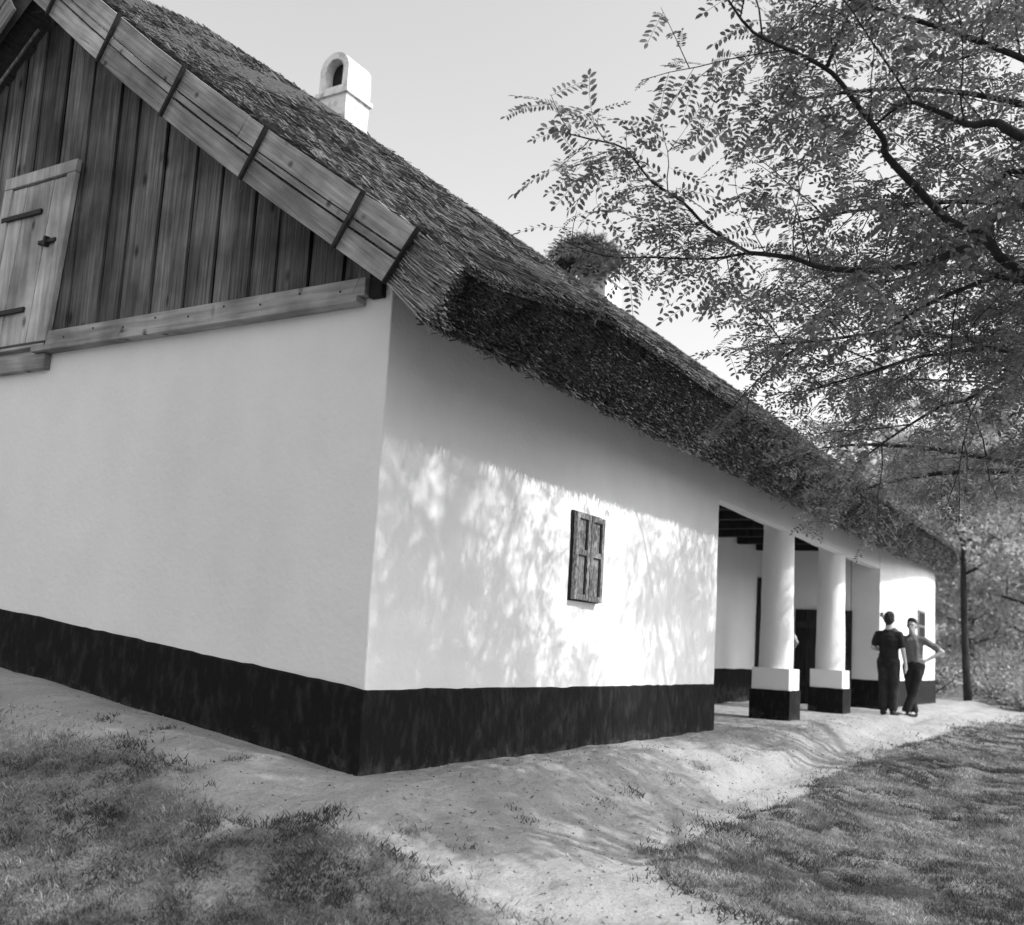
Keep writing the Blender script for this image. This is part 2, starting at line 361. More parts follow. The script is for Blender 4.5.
def fine_mat():
    Xs, Ys = [], []
    for n_, a in ((250000, (-4.2, -0.5, -2.6, 4.0)), (190000, (0.0, 8.0, -4.0, -1.2, 1.35)), (100000, (6.0, 26.0, -4.4, -1.2, 1.3))):
        X, Y = scatter(n_, *a); Xs.append(X); Ys.append(Y)
    X = np.concatenate(Xs); Y = np.concatenate(Ys); pa = path_amount(X, Y) + 0.08 * RS.normal(size=len(X))
    keep = (pa < 0) & (RS.rand(len(X)) < .25 + .75 * ss(0, .35, -pa)); X, Y = X[keep], Y[keep]; n = len(X)
    P = np.stack([X, Y, gz(X, Y) + .004], 1); h = RS.uniform(.012, .04, n); w = RS.uniform(.004, .007, n) * (1 + .9 * ss(4, 12, X)); a = RS.uniform(0, 6.28, n); b = RS.uniform(0, 6.28, n)
    sd_ = np.stack([np.cos(a), np.sin(a), 0 * a], 1) * w[:, None]; tip = P + np.stack([np.cos(b) * h * .8, np.sin(b) * h * .8, h], 1)
    return np.stack([P - sd_, P + sd_, tip], 1).reshape(-1, 3), np.arange(3 * n).reshape(n, 3)
gv, gf = make_grass(); fv, ff = fine_mat()
gv, gf = np.concatenate([gv, fv]), np.concatenate([gf, ff + len(gv)])
tag(link('grass', mesh_np('grass', gv, gf), M_GRASS), 'short patchy meadow grass beside the trodden earth', 'grass', kind='stuff')
# weeds along the drip line and the foot of the gable (single countable tufts)
def tuft(x, y, hh, nb, label):
    nb *= 3; X = x + RS.normal(0, 0.06, nb); Y = y + RS.normal(0, 0.04, nb)
    o = empty('weed_tuft', (x, y, float(gz(x, y))))
    v, f = blades(np.stack([X, Y, gz(X, Y) - 0.004], 1), RS.uniform(0.25, 0.8, nb) * hh, RS.uniform(0.004, 0.009, nb), RS.uniform(0.4, 1.6, nb))
    tag(link('blades', mesh_np('blades', v, f), M_GRASS, o), kind='stuff')
    tag(o, label, 'weed', 'weed tufts on bare earth'); return o
for i, (x, y, hh, nb, lb) in enumerate((
        (-0.62, -0.35, 0.07, 34, 'small weed tuft on bare earth just left of the house corner'),
        (-0.42, -0.72, 0.07, 30, 'weed tuft on bare earth in front of the house corner'),
        (-0.35, -0.98, 0.05, 18, 'low weed tuft nearest the left grass edge below the corner'),
        (0.55, -0.80, 0.05, 20, 'low weed on the drip line under the shutters, nearest of that row'),
        (1.55, -0.86, 0.05, 16, 'weed on the drip line in front of the middle of the black plinth'),
        (1.95, -0.88, 0.07, 22, 'taller weed on the drip line right of the shutters'),
        (2.7, -0.84, 0.06, 18, 'weed on the drip line before the end of the plinth'),
        (3.4, -0.82, 0.06, 20, 'weed on the drip line beside the front wall end'),
        (4.4, -0.76, 0.05, 16, 'farthest weed of the drip line row near the porch'),
        (-0.36, 1.25, 0.05, 22, 'weed patch on bare earth along the gable foot, middle one'),
        (-0.38, 1.75, 0.05, 22, 'weed patch on bare earth along the gable foot, farthest left'),
        (-0.40, 0.55, 0.05, 30, 'weed patch on bare earth along the gable foot, nearest the corner'))):
    tuft(x, y, hh, nb, lb)
def leaf_litter(n, x0, x1, y0, y1):
    X = RS.uniform(x0, x1, n); Y = RS.uniform(y0, y1, n); Z = gz(X, Y) + RS.uniform(0.006, 0.015, n)
    a = RS.uniform(0, 6.28, n); L = RS.uniform(0.008, 0.020, n); W = L * RS.uniform(0.35, 0.6, n)
    d = np.stack([np.cos(a), np.sin(a), RS.normal(0, .25, n)], 1); s = np.stack([-np.sin(a), np.cos(a), RS.normal(0, .25, n)], 1)
    P = np.stack([X, Y, Z], 1)
    Vq = np.stack([P - d * L[:, None], P + s * W[:, None], P + d * L[:, None], P - s * W[:, None]], 1).reshape(-1, 3)
    return Vq, np.arange(4 * n).reshape(n, 4)
def pebbles(n):
    X = -3 + 14 * RS.rand(n) ** 1.2; Y = RS.uniform(-2.6, 2.5, n); k = (path_amount(X, Y) > 0.03) & ~((X > -.02) & (Y > -.03)); X, Y = X[k], Y[k]; n = len(X)
    r = 0.0025 + 0.009 * RS.rand(n) ** 4; P = np.stack([X, Y, gz(X, Y) + r * .3], 1)
    O = np.array([(1, 0, 0), (-1, 0, 0), (0, 1, 0), (0, -1, 0), (0, 0, .7), (0, 0, -.7)], float)
    Vp = P[:, None, :] + O[None] * r[:, None, None] * RS.uniform(.6, 1.4, (n, 6, 1)); Fp = np.array([(0, 2, 4), (2, 1, 4), (1, 3, 4), (3, 0, 4), (2, 0, 5), (1, 2, 5), (3, 1, 5), (0, 3, 5)])
    return Vp.reshape(-1, 3), (np.arange(n)[:, None, None] * 6 + Fp[None]).reshape(-1, 3)
M_GRIT = mat('grit', 0.16, 0.42, (5, 5, 5), 0.95, island=0.45)
tag(link('pebbles', mesh_np('pebbles', *pebbles(22000)), M_GRIT), 'fine grit and crumbs of earth on the path', 'gravel', kind='stuff')
M_LITTER = mat('fallen_leaflets', 0.08, 0.3, (3, 3, 3), 0.8, island=0.6)
tag(link('fallen_leaves', mesh_np('fallen_leaves', *leaf_litter(1500, -4, 9, -4, 3.5)), M_LITTER), 'tiny fallen leaflets strewn over earth and grass', 'leaves', kind='stuff')

# ------------------------------------------------------------------ farmhouse
H = empty('farmhouse', (0, 0, 0))
tag(H, 'long whitewashed farmhouse with black plinth, thatched roof and columned porch', 'house')
RY = 3.68                                       # ridge
XE, YB = 20.6, 2 * RY
plaster_box('front_wall', M_WALL, H, 0.004, 5.9, 0, 0.5, -0.3, 2.98, bevel=0)
plaster_box('gable_wall', M_WALL, H, 0.0, 0.5, 0.004, YB, -0.3, 2.98, bevel=0)
plaster_box('wing_wall', M_WALL, H, 14.42, XE, 0, 0.5, -0.3, 2.98, res=0.2)
plaster_box('porch_side_wall', M_WALL, H, 14.42, 14.9, 0.503, 2.1, -0.3, 2.98, res=0.2)
plaster_box('porch_end_wall', M_WALL, H, 5.45, 5.9, 0.503, 2.1, -0.3, 2.98, res=0.3)
plaster_box('porch_back_wall', M_WALL, H, 5.45, 14.9, 2.103, 2.5, -0.3, 2.98, res=0.2)
plaster_box('porch_lintel', M_WALL, H, 5.903, 14.417, 0.006, 0.17, 2.49, 2.98, res=0.15, bevel=0.03)
plaster_box('back_wall', M_WALL, H, 0.503, XE, YB - .45, YB, -0.3, 2.98, res=0.6)
plaster_box('end_wall', M_WALL, H, XE - 0.45, XE - 0.003, 0.503, YB - .453, -0.3, 2.98, res=0.6)
# plinth: thick tar paint with a hand-drawn wavy upper edge
def plinth(name, p0, p1, out, top0, top1, bot=-0.35, step=0.09):
    p0 = Vector(p0); p1 = Vector(p1); d = p1 - p0; n = max(2, int(d.length / step)); out = Vector(out)
    bm = bmesh.new(); rows = []
    for i in range(n + 1):
        t = i / n; p = p0 + d * t
        zt = top0 + (top1 - top0) * t + 0.010 * nz3((p.x * 1.0, p.y, 0), 2.2, 4) + 0.008 * nz3(p, 9, 2)
        w = 0.014 + 0.006 * nz3(p, 3, 6)
        lo = Vector((p.x, p.y, bot)); r = []
        for z, o in ((bot, w + .01), (bot + (zt - bot) * .6, w + 0.004 + 0.004 * nz3((p.x, p.y, 1), 5, 1)), (zt - 0.012, w), (zt, w * 0.4), (zt + 0.002, -0.02)):
            q = p + out * o; r.append(bm.verts.new((q.x, q.y, z)))
        rows.append(r)
    for a, b in zip(rows, rows[1:]):
        for k in range(4): bm.faces.new((a[k], b[k], b[k + 1], a[k + 1]))
    for r in (rows[0], rows[-1]): bm.faces.new(r)
    return link(name, bm_mesh(name, bm, False), M_PLINTH, H)
plinth('plinth', (-0.016, 0, 0), (5.91, 0, 0), (0, -1, 0), 0.485, 0.485)
plinth('plinth', (0, -0.016, 0), (0, YB, 0), (-1, 0, 0), 0.485, 1.21)
plinth('plinth', (14.41, 0, 0), (XE, 0, 0), (0, -1, 0), 0.50, 0.50)
plinth('plinth', (14.42, -0.016, 0), (14.42, 2.1, 0), (-1, 0, 0), 0.50, 0.55)
plinth('plinth', (5.9, 2.1, 0), (14.4, 2.1, 0), (0, -1, 0), 0.57, 0.57)
plinth('plinth', (5.9, 0.0, 0), (5.9, 2.1, 0), (1, 0, 0), 0.485, 0.55)
# porch columns
for cx in (9.01, 11.93):
    c = empty('column', (cx, 0.25, 0)); c.parent = H
    bm = bmesh.new()
    prof = [(0.64 + 0.12 * i, .226 - .0015 * i) for i in range(16)] + [(2.50, .202), (2.60, .21), (2.64, .235)]
    ring = []
    for z, r in prof:
        ring.append([bm.verts.new((cx + r * math.cos(a) + 0.012 * nz3((cx + math.cos(a), math.sin(a), z), 2.2), .25 + r * math.sin(a) + 0.010 * nz3((cx + math.cos(a), math.sin(a), z), 2.6, 5), z)) for a in [2 * math.pi * k / 28 for k in range(28)]])
    for a, b in zip(ring, ring[1:]):
        for k in range(28): bm.faces.new((a[k], a[(k + 1) % 28], b[(k + 1) % 28], b[k]))
    link('shaft', bm_mesh('shaft', bm, True), M_WALL, c)
    plaster_box('base', M_WALL, c, cx - .25, cx + .25, -.005, .505, -0.25, 0.665, res=0.1, amp=0.006)
    bm = bmesh.new(); box(bm, cx - .263, cx + .263, -.018, .518, -0.25, 0.385)
    bmesh.ops.subdivide_edges(bm, edges=bm.edges[:], cuts=5, use_grid_fill=True)
    for v in bm.verts:
        if v.co.z > 0.38: v.co.z += 0.008 * nz3(v.co, 8, 3)
        v.co += Vector((nz3(v.co, 5, 1), nz3(v.co, 5, 2), 0)) * 0.005
    link('black_band', bm_mesh('black_band', bm, False), M_PLINTH, c)
    plaster_box('capital', M_WALL, c, cx - .27, cx + .27, .175, .53, 2.63, 2.70, res=0.12, amp=0.004)
# porch ceiling, beams and doors
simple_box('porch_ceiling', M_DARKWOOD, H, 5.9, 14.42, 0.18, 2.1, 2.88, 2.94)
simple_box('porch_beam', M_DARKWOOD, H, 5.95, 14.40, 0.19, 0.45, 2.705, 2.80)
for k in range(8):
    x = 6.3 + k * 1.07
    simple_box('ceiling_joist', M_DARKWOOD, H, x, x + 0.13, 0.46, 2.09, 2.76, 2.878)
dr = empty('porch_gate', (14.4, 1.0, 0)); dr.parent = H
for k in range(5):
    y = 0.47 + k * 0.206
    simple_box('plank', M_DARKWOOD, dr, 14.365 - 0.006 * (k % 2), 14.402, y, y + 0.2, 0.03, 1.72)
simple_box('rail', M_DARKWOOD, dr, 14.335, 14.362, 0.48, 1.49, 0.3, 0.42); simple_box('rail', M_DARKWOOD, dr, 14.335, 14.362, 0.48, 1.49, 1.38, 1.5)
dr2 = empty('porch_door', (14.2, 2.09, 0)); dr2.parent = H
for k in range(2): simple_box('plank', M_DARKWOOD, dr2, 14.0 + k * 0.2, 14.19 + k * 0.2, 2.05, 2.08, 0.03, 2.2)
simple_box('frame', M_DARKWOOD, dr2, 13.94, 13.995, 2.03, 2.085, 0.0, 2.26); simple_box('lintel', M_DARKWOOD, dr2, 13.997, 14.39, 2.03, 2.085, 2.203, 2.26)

# shutters of the front window
def shutter(x0, x1, z0, z1, y, lean):
    s = empty('window_shutter', (x0, y, z0)); s.parent = H
    t = 0.045; d = 0.035
    def b(nm, a0, a1, c0, c1, yy0, yy1, m=M_SHUT): simple_box(nm, m, s, a0, a1, yy0, yy1, c0, c1, 0.003)
    b('stile', x0, x0 + t, z0, z1, y - d, y); b('stile', x1 - t, x1, z0, z1, y - d, y)
    zm = (z0 + z1) / 2 + 0.03
    for c0, c1 in ((z0, z0 + t), (zm - .02, zm + .025), (z1 - t, z1)): b('rail', x0 + t + .001, x1 - t - .001, c0, c1, y - d + .003, y)
    for c0, c1 in ((z0 + t + .001, zm - .021), (zm + .026, z1 - t - .001)):
        b('panel', x0 + t + .001, x1 - t - .001, c0, c1, y - d + .020, y - 0.004)
        b('panel_bead', x0 + t + .002, x0 + t + .012, c0 + .002, c1 - .002, y - d + .008, y - d + .019, M_DARKWOOD)
        b('panel_bead', x1 - t - .016, x1 - t - .002, c0 + .002, c1 - .002, y - d + .008, y - d + .019, M_DARKWOOD)
    return s
WZ0, WZ1 = 1.175, 1.875
simple_box('window_frame', M_DARKWOOD, H, 2.465, 2.985, -0.022, 0.02, WZ0 - 0.01, WZ1 + 0.012)
shutter(2.475, 2.722, WZ0, WZ1, -0.024, 0); shutter(2.730, 2.975, WZ0 - 0.004, WZ1 - 0.004, -0.026, 0)
wn2 = empty('wing_window', (18.6, 0, 1.3)); wn2.parent = H
simple_box('frame', M_SHUT, wn2, 18.25, 19.05, -0.03, 0.02, 1.32, 1.98)
for c0, c1 in ((18.30, 18.63), (18.67, 19.0)):
    simple_box('pane', M_DARKWOOD, wn2, c0, c1, -0.038, -0.031, 1.38, 1.62, 0); simple_box('pane', M_DARKWOOD, wn2, c0, c1, -0.038, -0.031, 1.67, 1.93, 0)

# gable boarding: vertical planks, each its own piece, cut to the slope
SL = 0.757
def under(y):                                   # underside of the thatch on the gable
    yy = y if y <= RY else 2 * RY - y
    return 2.84 + SL * (yy + 0.14)
GB = empty('gable_boarding', (0, RY, 2.95)); GB.parent = H
y = 0.02; k = 0
while y < YB - .05:
    w = random.uniform(0.11, 0.20)
    y1 = min(y + w, YB - .02); z0 = 4.30 if (3.2 < y and y + w < 3.98) else 2.95
    zt0 = min(under(y + .004) + 0.02, 5.7); zt1 = min(under(y1 - .006) + 0.02, 5.7)
    off = -0.012 - 0.018 * (k % 2) + random.uniform(-0.004, 0.004)
    bm = bmesh.new(); g = 0.006
    nseg = 5; lean = random.uniform(-0.008, 0.008); rows = []
    for i in range(nseg + 1):
        t = i / nseg; r = []
        for (yy, zt) in ((y + g, zt0), (y1 - g, zt1)):
            for xx in (off, off + 0.022):
                z = z0 + (zt - z0) * t
                r.append(bm.verts.new((xx + 0.004 * nz3((yy * 3, 0, z), 1.5, k), yy + lean * t + 0.004 * nz3((k, 0, z), 1.2, 5), z)))
        rows.append(r)
    for a, b in zip(rows, rows[1:]):
        for f in ((0, 1), (1, 3), (3, 2), (2, 0)): bm.faces.new((a[f[0]], a[f[1]], b[f[1]], b[f[0]]))
    bm.faces.new([rows[0][i] for i in (0, 1, 3, 2)]); bm.faces.new([rows[-1][i] for i in (0, 1, 3, 2)])
    link('plank', bm_mesh('plank', bm), M_PLANK, GB)
    y = y1; k += 1
bm = bmesh.new()                                # one solid dark sheet behind the planks
vv = [bm.verts.new(p) for p in ((0.10, 0.0, 2.98), (0.10, YB, 2.98), (0.10, RY, 5.6))]
v2 = [bm.verts.new((v.co.x + 0.05, v.co.y, v.co.z)) for v in vv]
bm.faces.new(vv); bm.faces.new(v2)
for a in range(3): bm.faces.new((vv[a], vv[(a + 1) % 3], v2[(a + 1) % 3], v2[a]))
link('backing', bm_mesh('backing', bm), M_DARKWOOD, GB)
# loft hatch (hangs a little askew: sheared towards the left at its foot)
HT = empty('loft_hatch', (-0.05, 3.6, 2.9)); HT.parent = H
SH = Matrix.Identity(4); SH[1][2] = -0.10; SH[1][3] = 0.10 * 4.33
def hb(nm, m, x0, x1, y0, y1, z0, z1): return simple_box(nm, m, HT, x0, x1, y0, y1, z0, z1, 0.003, SH)
yy = 3.255
for k, w in enumerate((0.17, 0.19, 0.16, 0.18)):
    hb('plank', M_HATCH, -0.066 - 0.003 * (k % 2), -0.042, yy + .003, yy + w - .003, 2.91, 4.235); yy += w
hb('frame', M_HATCH, -0.085, -0.04, 3.145, 3.25, 2.90, 4.245); hb('frame', M_HATCH, -0.085, -0.04, 3.96, 4.06, 2.90, 4.245)
hb('frame', M_HATCH, -0.088, -0.04, 3.145, 4.06, 4.248, 4.345)
hb('hinge', M_IRON, -0.092, -0.070, 3.50, 4.02, 3.965, 4.005); hb('hinge', M_IRON, -0.092, -0.070, 3.50, 4.02, 3.165, 3.205)
hb('latch', M_IRON, -0.100, -0.070, 3.235, 3.45, 3.695, 3.725); hb('latch_staple', M_IRON, -0.112, -0.070, 3.34, 3.37, 3.67, 3.75)
# beam and ledge under the boarding
simple_box('sill_beam', M_BEAM, H, -0.075, 0.03, 0.16, 3.30, 2.862, 2.975)
simple_box('ledge_board', M_BEAM, H, -0.10, 0.02, 0.20, 3.44, 2.815, 2.857)
simple_box('sill_beam', M_BEAM, H, -0.08, 0.02, 3.315, 4.40, 2.862, 2.885)
simple_box('sill_block', M_BEAM, H, -0.06, 0.02, 3.31, 4.45, 2.69, 2.810)
simple_box('sill_beam', M_BEAM, H, -0.075, 0.03, 4.42, YB - .2, 2.862, 2.975)
simple_box('beam_end', M_DARKWOOD, H, -0.045, 0.03, 0.05, 0.152, 2.85, 2.98)
# nail heads on the beam
for k in range(9):
    simple_box('nail', M_IRON, H, -0.079, -0.0745, 0.35 + k * 0.34, 0.362 + k * 0.34, 2.90 + 0.03 * (k % 2), 2.912 + 0.03 * (k % 2), 0)

# thatched roof -------------------------------------------------------
NRM = Vector((-0.6036, 0.7973))                 # outward normal of the front slope in (y, z)
def th(x):
    return 0.37 + 0.19 * float(ss(-0.2, 1.3, x)) + 0.05 * float(ss(3, 8, x)) - 0.15 * float(ss(19.5, 21, x))
def lift(x): return 0.006 * x
X0R, X1R = -0.27, 20.95
EB = (-0.51, 2.575)
def prof_pt(x, s):
    """s in [0,1]: 0 eave bottom, .12 eave top, 1 ridge (front slope outer surface)"""
    t = th(x); l = lift(x)
    eb = Vector((EB[0], EB[1] + l)) + Vector((0.7973, 0.6036)) * (0.42 * float(ss(12, 20, x))); et = eb + NRM * t   # eave trimmed back towards the far end
    if s < 0.12:
        return eb + (et - eb) * (s / 0.12)
    u = (s - 0.12) / 0.88
    y = et.x + (RY - et.x) * u; z = et.y + SL * (y - et.x)
    z -= 0.06 * math.exp(-((u) / 0.02) ** 2) + 0.13 * math.exp(-((1 - u) / 0.06) ** 2)   # worn eave edge, rounded ridge
    z += 0.05 * math.sin(math.pi * u) - 0.13 * math.sin(math.pi * u) * float(1 - ss(-0.15, 0.6, x))   # sags with the verge boards
    return Vector((y, z))
sv = [0, 0.02, 0.045, 0.075, 0.1, 0.115, 0.12, 0.127, 0.14, 0.16, 0.19] + list(np.linspace(0.22, 0.92, 26)) + [0.95, 0.965, 0.98, 0.99, 1.0]
xs = np.arange(X0R, X1R + 0.05, 0.11)
RV = []; ncol = None
for x in xs:
    loop = []
    for s in sv:
        p = prof_pt(x, s); loop.append((p.x, p.y))
    for s in sv[-2::-1]:
        p = prof_pt(x, s); loop.append((2 * RY - p.x, p.y))
    l = lift(x)
    inner = [(EB[0] + (RY - EB[0]) * t, EB[1] + l + SL * (RY - EB[0]) * t) for t in (0.16, 0.25, 0.5, 1.0)]
    loop += [(2 * RY - a, b) for a, b in inner] + [(a, b) for a, b in inner[-2::-1]]
    ncol = len(loop)
    for i, (a, b) in enumerate(loop):
        d = 0.028 * nz3((x, a, b), 1.7, 3) + 0.02 * nz3((x, a, b), 5, 9)
        if i > 2 * len(sv) - 2: d *= 0.3
        RV.append((x + 0.02 * nz3((0, a, b), 4, 2) * (1 if x < 0 else 0), a + d * 0.5 * (-1 if a < RY else 1), b + d))
RV = np.array(RV); nr = len(xs)
ii = np.arange(nr * ncol).reshape(nr, ncol); jj = np.roll(ii, -1, axis=1)
RF = np.stack([ii[:-1], jj[:-1], jj[1:], ii[1:]], -1).reshape(-1, 4)
me = mesh_np('thatched_roof', RV, RF, True)
bm = bmesh.new(); bm.from_mesh(me); bm.verts.ensure_lookup_table()
ns = len(sv)
for base in (0, (nr - 1) * ncol):               # close the verges
    outer = list(range(0, 2 * ns - 1)); inn = list(range(2 * ns - 1, ncol))
    fl = [bm.verts[base + i] for i in outer[:ns]] + [bm.verts[base + i] for i in inn[3:]]
    fr = [bm.verts[base + i] for i in outer[ns - 1:]] + [bm.verts[base + i] for i in inn[:4]]
    for f in (fl, fr):
        try: bm.faces.new(f)
        except ValueError: pass
bm.to_mesh(me); bm.free()
ROOF = link('thatched_roof', me, M_THATCH, H)

def sticks(P, D, L, W, flat=False):
    """thin three-sided straws: start P, unit direction D, length L, width W"""
    n = len(P); a = np.cross(D, RS.normal(size=(n, 3))); a /= np.linalg.norm(a, axis=1)[:, None]; b = np.cross(D, a)
    if flat:                                    # split straw: one flat strip with a random roll
        o_ = a * (W * 0.5)[:, None]; q = P + D * L[:, None]
        return np.stack([P - o_, P + o_, q + o_ * .7, q - o_ * .7], 1).reshape(-1, 3), np.arange(4 * n).reshape(n, 4)
    v = []
    for e in (0, 1):
        q = P + D * (L * e)[:, None]; w = W * (1 if e == 0 else 0.7)
        for k in range(3):
            t = 2 * math.pi * k / 3; v.append(q + (a * math.cos(t) + b * math.sin(t)) * (w * 0.5)[:, None])
    Vv = np.stack(v, 1).reshape(-1, 3); k = np.arange(n)[:, None] * 6
    F = np.concatenate([k + np.array([[i, (i + 1) % 3, 3 + (i + 1) % 3, 3 + i]]) for i in range(3)], 0)
    return Vv, F
def unit(a): return a / np.linalg.norm(a, axis=1)[:, None]
DS = np.array([0, -0.7973, -0.6036])            # down the slope
NN = np.array([0, -0.6036, 0.7973])
def roof_pts(n, x0, x1, s0, s1, px, ps):
    X = x0 + (x1 - x0) * RS.rand(n) ** px; S = s0 + (s1 - s0) * RS.rand(n) ** ps
    pts = np.array([[x, *prof_pt(x, s)] for x, s in zip(X, S)]); return X, S, pts
# straws lying on the front slope
n = 76000
X, S, P = roof_pts(n, X0R, X1R, 0.12, 0.985, 1.8, 1.1)
D = unit(DS + RS.normal(0, 0.07, (n, 3)) + NN * RS.uniform(-0.02, 0.05, n)[:, None])
Lr = np.minimum(RS.uniform(0.15, 0.36, n), 0.17 + (S - 0.12) * 6.5)
tag(link('slope_reeds', mesh_np('slope_reeds', *sticks(P - D * 0.15, D, Lr, RS.uniform(0.006, 0.010, n) * (1 + 0.05 * X), flat=True)), M_REED, ROOF), kind='stuff')
# cut reed ends of the eave face
n = 45000
X, S, P = roof_pts(n, X0R, X1R, 0.0, 0.122, 1.7, 1.0)
D = unit(DS + RS.normal(0, 0.15, (n, 3)))
tag(link('eave_reeds', mesh_np('eave_reeds', *sticks(P - D * 0.05, D, RS.uniform(0.05, 0.072, n) + 0.035 * RS.rand(n) ** 6, RS.uniform(0.007, 0.012, n) * (1 + 0.05 * X))), M_REEDEND, ROOF), kind='stuff')
# fringe hanging below the eave edge
n = 5200
X = X0R + (X1R - X0R) * RS.rand(n) ** 1.6
P = np.array([[x, *(prof_pt(x, 0.0) + Vector((0.02, 0.0)))] for x in X]) + NN * RS.uniform(-0.03, 0.03, n)[:, None]
D = unit(DS + RS.normal(0, 0.25, (n, 3)))
tag(link('eave_fringe', mesh_np('eave_fringe', *sticks(P - D * 0.08, D, RS.uniform(0.09, 0.13, n) + 0.07 * RS.rand(n) ** 5, RS.uniform(0.007, 0.011, n))), M_REEDEND, ROOF), kind='stuff')
# straws showing on the verge, beyond the end of the boards
n = 1100
u = RS.rand(n); v = RS.rand(n)
Y = -0.05 - 0.66 * u; P = np.zeros((n, 3)); P[:, 0] = X0R - 0.035 + RS.uniform(0, 0.05, n)
P[:, 1] = Y; P[:, 2] = 2.84 + SL * (Y + 0.14) + v * 0.44
D = unit(DS + RS.normal(0, 0.075, (n, 3)) + np.array([-0.05, 0, 0]))
P -= D * 0.15; L = RS.uniform(0.22, 0.5, n)
low = (P + D * L[:, None]); cut = (low[:, 1] - (EB[0])) * -0.7973 + (low[:, 2] - EB[1]) * -0.6036   # distance past the eave cut
L = np.clip(L - np.maximum(cut, 0) + RS.normal(0, 0.012, n), 0.03, 0.5)
tag(link('verge_reeds', mesh_np('verge_reeds', *sticks(P, D, L, RS.uniform(0.008, 0.014, n))), M_REEDBRIGHT, ROOF), kind='stuff')
# loose wisps hanging under the verge boards
n = 900
Y = RS.uniform(-0.1, 4.2, n); P = np.stack([RS.uniform(X0R, -0.03, n), Y, 2.86 + SL * (Y + 0.14) + RS.uniform(-0.01, 0.04, n)], 1)
D = unit(DS + RS.normal(0, 0.42, (n, 3)) + np.array([0, 0, -0.15]))
tag(link('hanging_wisps', mesh_np('hanging_wisps', *sticks(P, D, RS.uniform(0.06, 0.24, n), RS.uniform(0.003, 0.006, n))), M_REED, ROOF), kind='stuff')

# verge boards: three rows of planks along each slope of the gable, held by dark cross battens
ang = math.atan(SL); Lfull = (RY + 0.2) / math.cos(ang)
def verge_frame(front):
    ca, sa = math.cos(ang), math.sin(ang)
    if front: A, u, nn = Vector((-0.33, -0.20, 2.80)), Vector((0, ca, sa)), Vector((0, -sa, ca))
    else: A, u, nn = Vector((-0.33, 2 * RY + 0.2, 2.80)), Vector((0, -ca, sa)), Vector((0, sa, ca))
    M = Matrix(((u.x, nn.x, -1, A.x), (u.y, nn.y, 0, A.y), (u.z, nn.z, 0, A.z), (0, 0, 0, 1))); return M
for front in (True, False):
    Mv = verge_frame(front)
    rows = [(0.0, 0.15, [0, 0.47, 1.49, 2.53, 3.5, 6.2]), (0.153, 0.205, [0, 0.45, 2.50, 6.2]), (0.208, 0.362, [0, 1.72, 3.35, 6.2])]
    for ri, (a, b, js) in enumerate(rows):
        for j0, j1 in zip(js, js[1:]):
            j1 = min(j1, Lfull - 0.04 + 0.12 * (ri - 1) + (0.1 if ri == 2 else 0))
            if j1 - j0 < 0.1: continue
            bm = bmesh.new(); ww = random.uniform(-0.006, 0.006); zt = 0.004 * ri + random.uniform(0, 0.006)
            box(bm, j0 + 0.003, j1 - 0.003, a + 0.003 + max(0, ww), b - 0.003 + min(0, ww), zt, zt + 0.024)
            bmesh.ops.subdivide_edges(bm, edges=[e for e in bm.edges if abs((e.verts[0].co - e.verts[1].co).x) > 0.1], cuts=4)
            for q in bm.verts:
                q.co.y += 0.004 * nz3((q.co.x, ri * 3, j0), 2.0, 4) - 0.075 * math.sin(math.pi * q.co.x / Lfull); q.co.z += 0.006 * nz3((q.co.x, q.co.y * 6, j0), 1.4, 8)
            o = link('verge_board', bm_mesh('verge_board', bm), M_VERGE, H)
            o.matrix_parent_inverse = Matrix.Identity(4); o.matrix_local = Mv
    for s in (0.47, 1.49, 2.53, 3.5, 4.4):
        bm = bmesh.new(); box(bm, s - 0.011, s + 0.011, 0.0, 0.375, 0.042, 0.068)
        for q in bm.verts:
            if q.co.y < 0.01: q.co.x -= 0.03
            q.co.y -= 0.075 * math.sin(math.pi * s / Lfull)
        o = link('verge_batten', bm_mesh('verge_batten', bm), M_DARKWOOD, H)
        o.matrix_parent_inverse = Matrix.Identity(4); o.matrix_local = Mv
    bm = bmesh.new(); box(bm, -0.012, -0.002, -0.004, 0.368, 0.0, 0.034)  # dark strip standing in for the edge shadow at the boards' lower end
    o = link('verge_end_shadow', bm_mesh('verge_end_shadow', bm), M_DARKWOOD, H)
    o.matrix_parent_inverse = Matrix.Identity(4); o.matrix_local = Mv
bm = bmesh.new(); tube(bm, [(-0.2, RY, 5.5), (-0.2, RY + 1.6, 5.5 - 1.6 * SL)], [0.012, 0.012], 6)
link('rafter_pole', bm_mesh('rafter_pole', bm), M_PLANK, H)

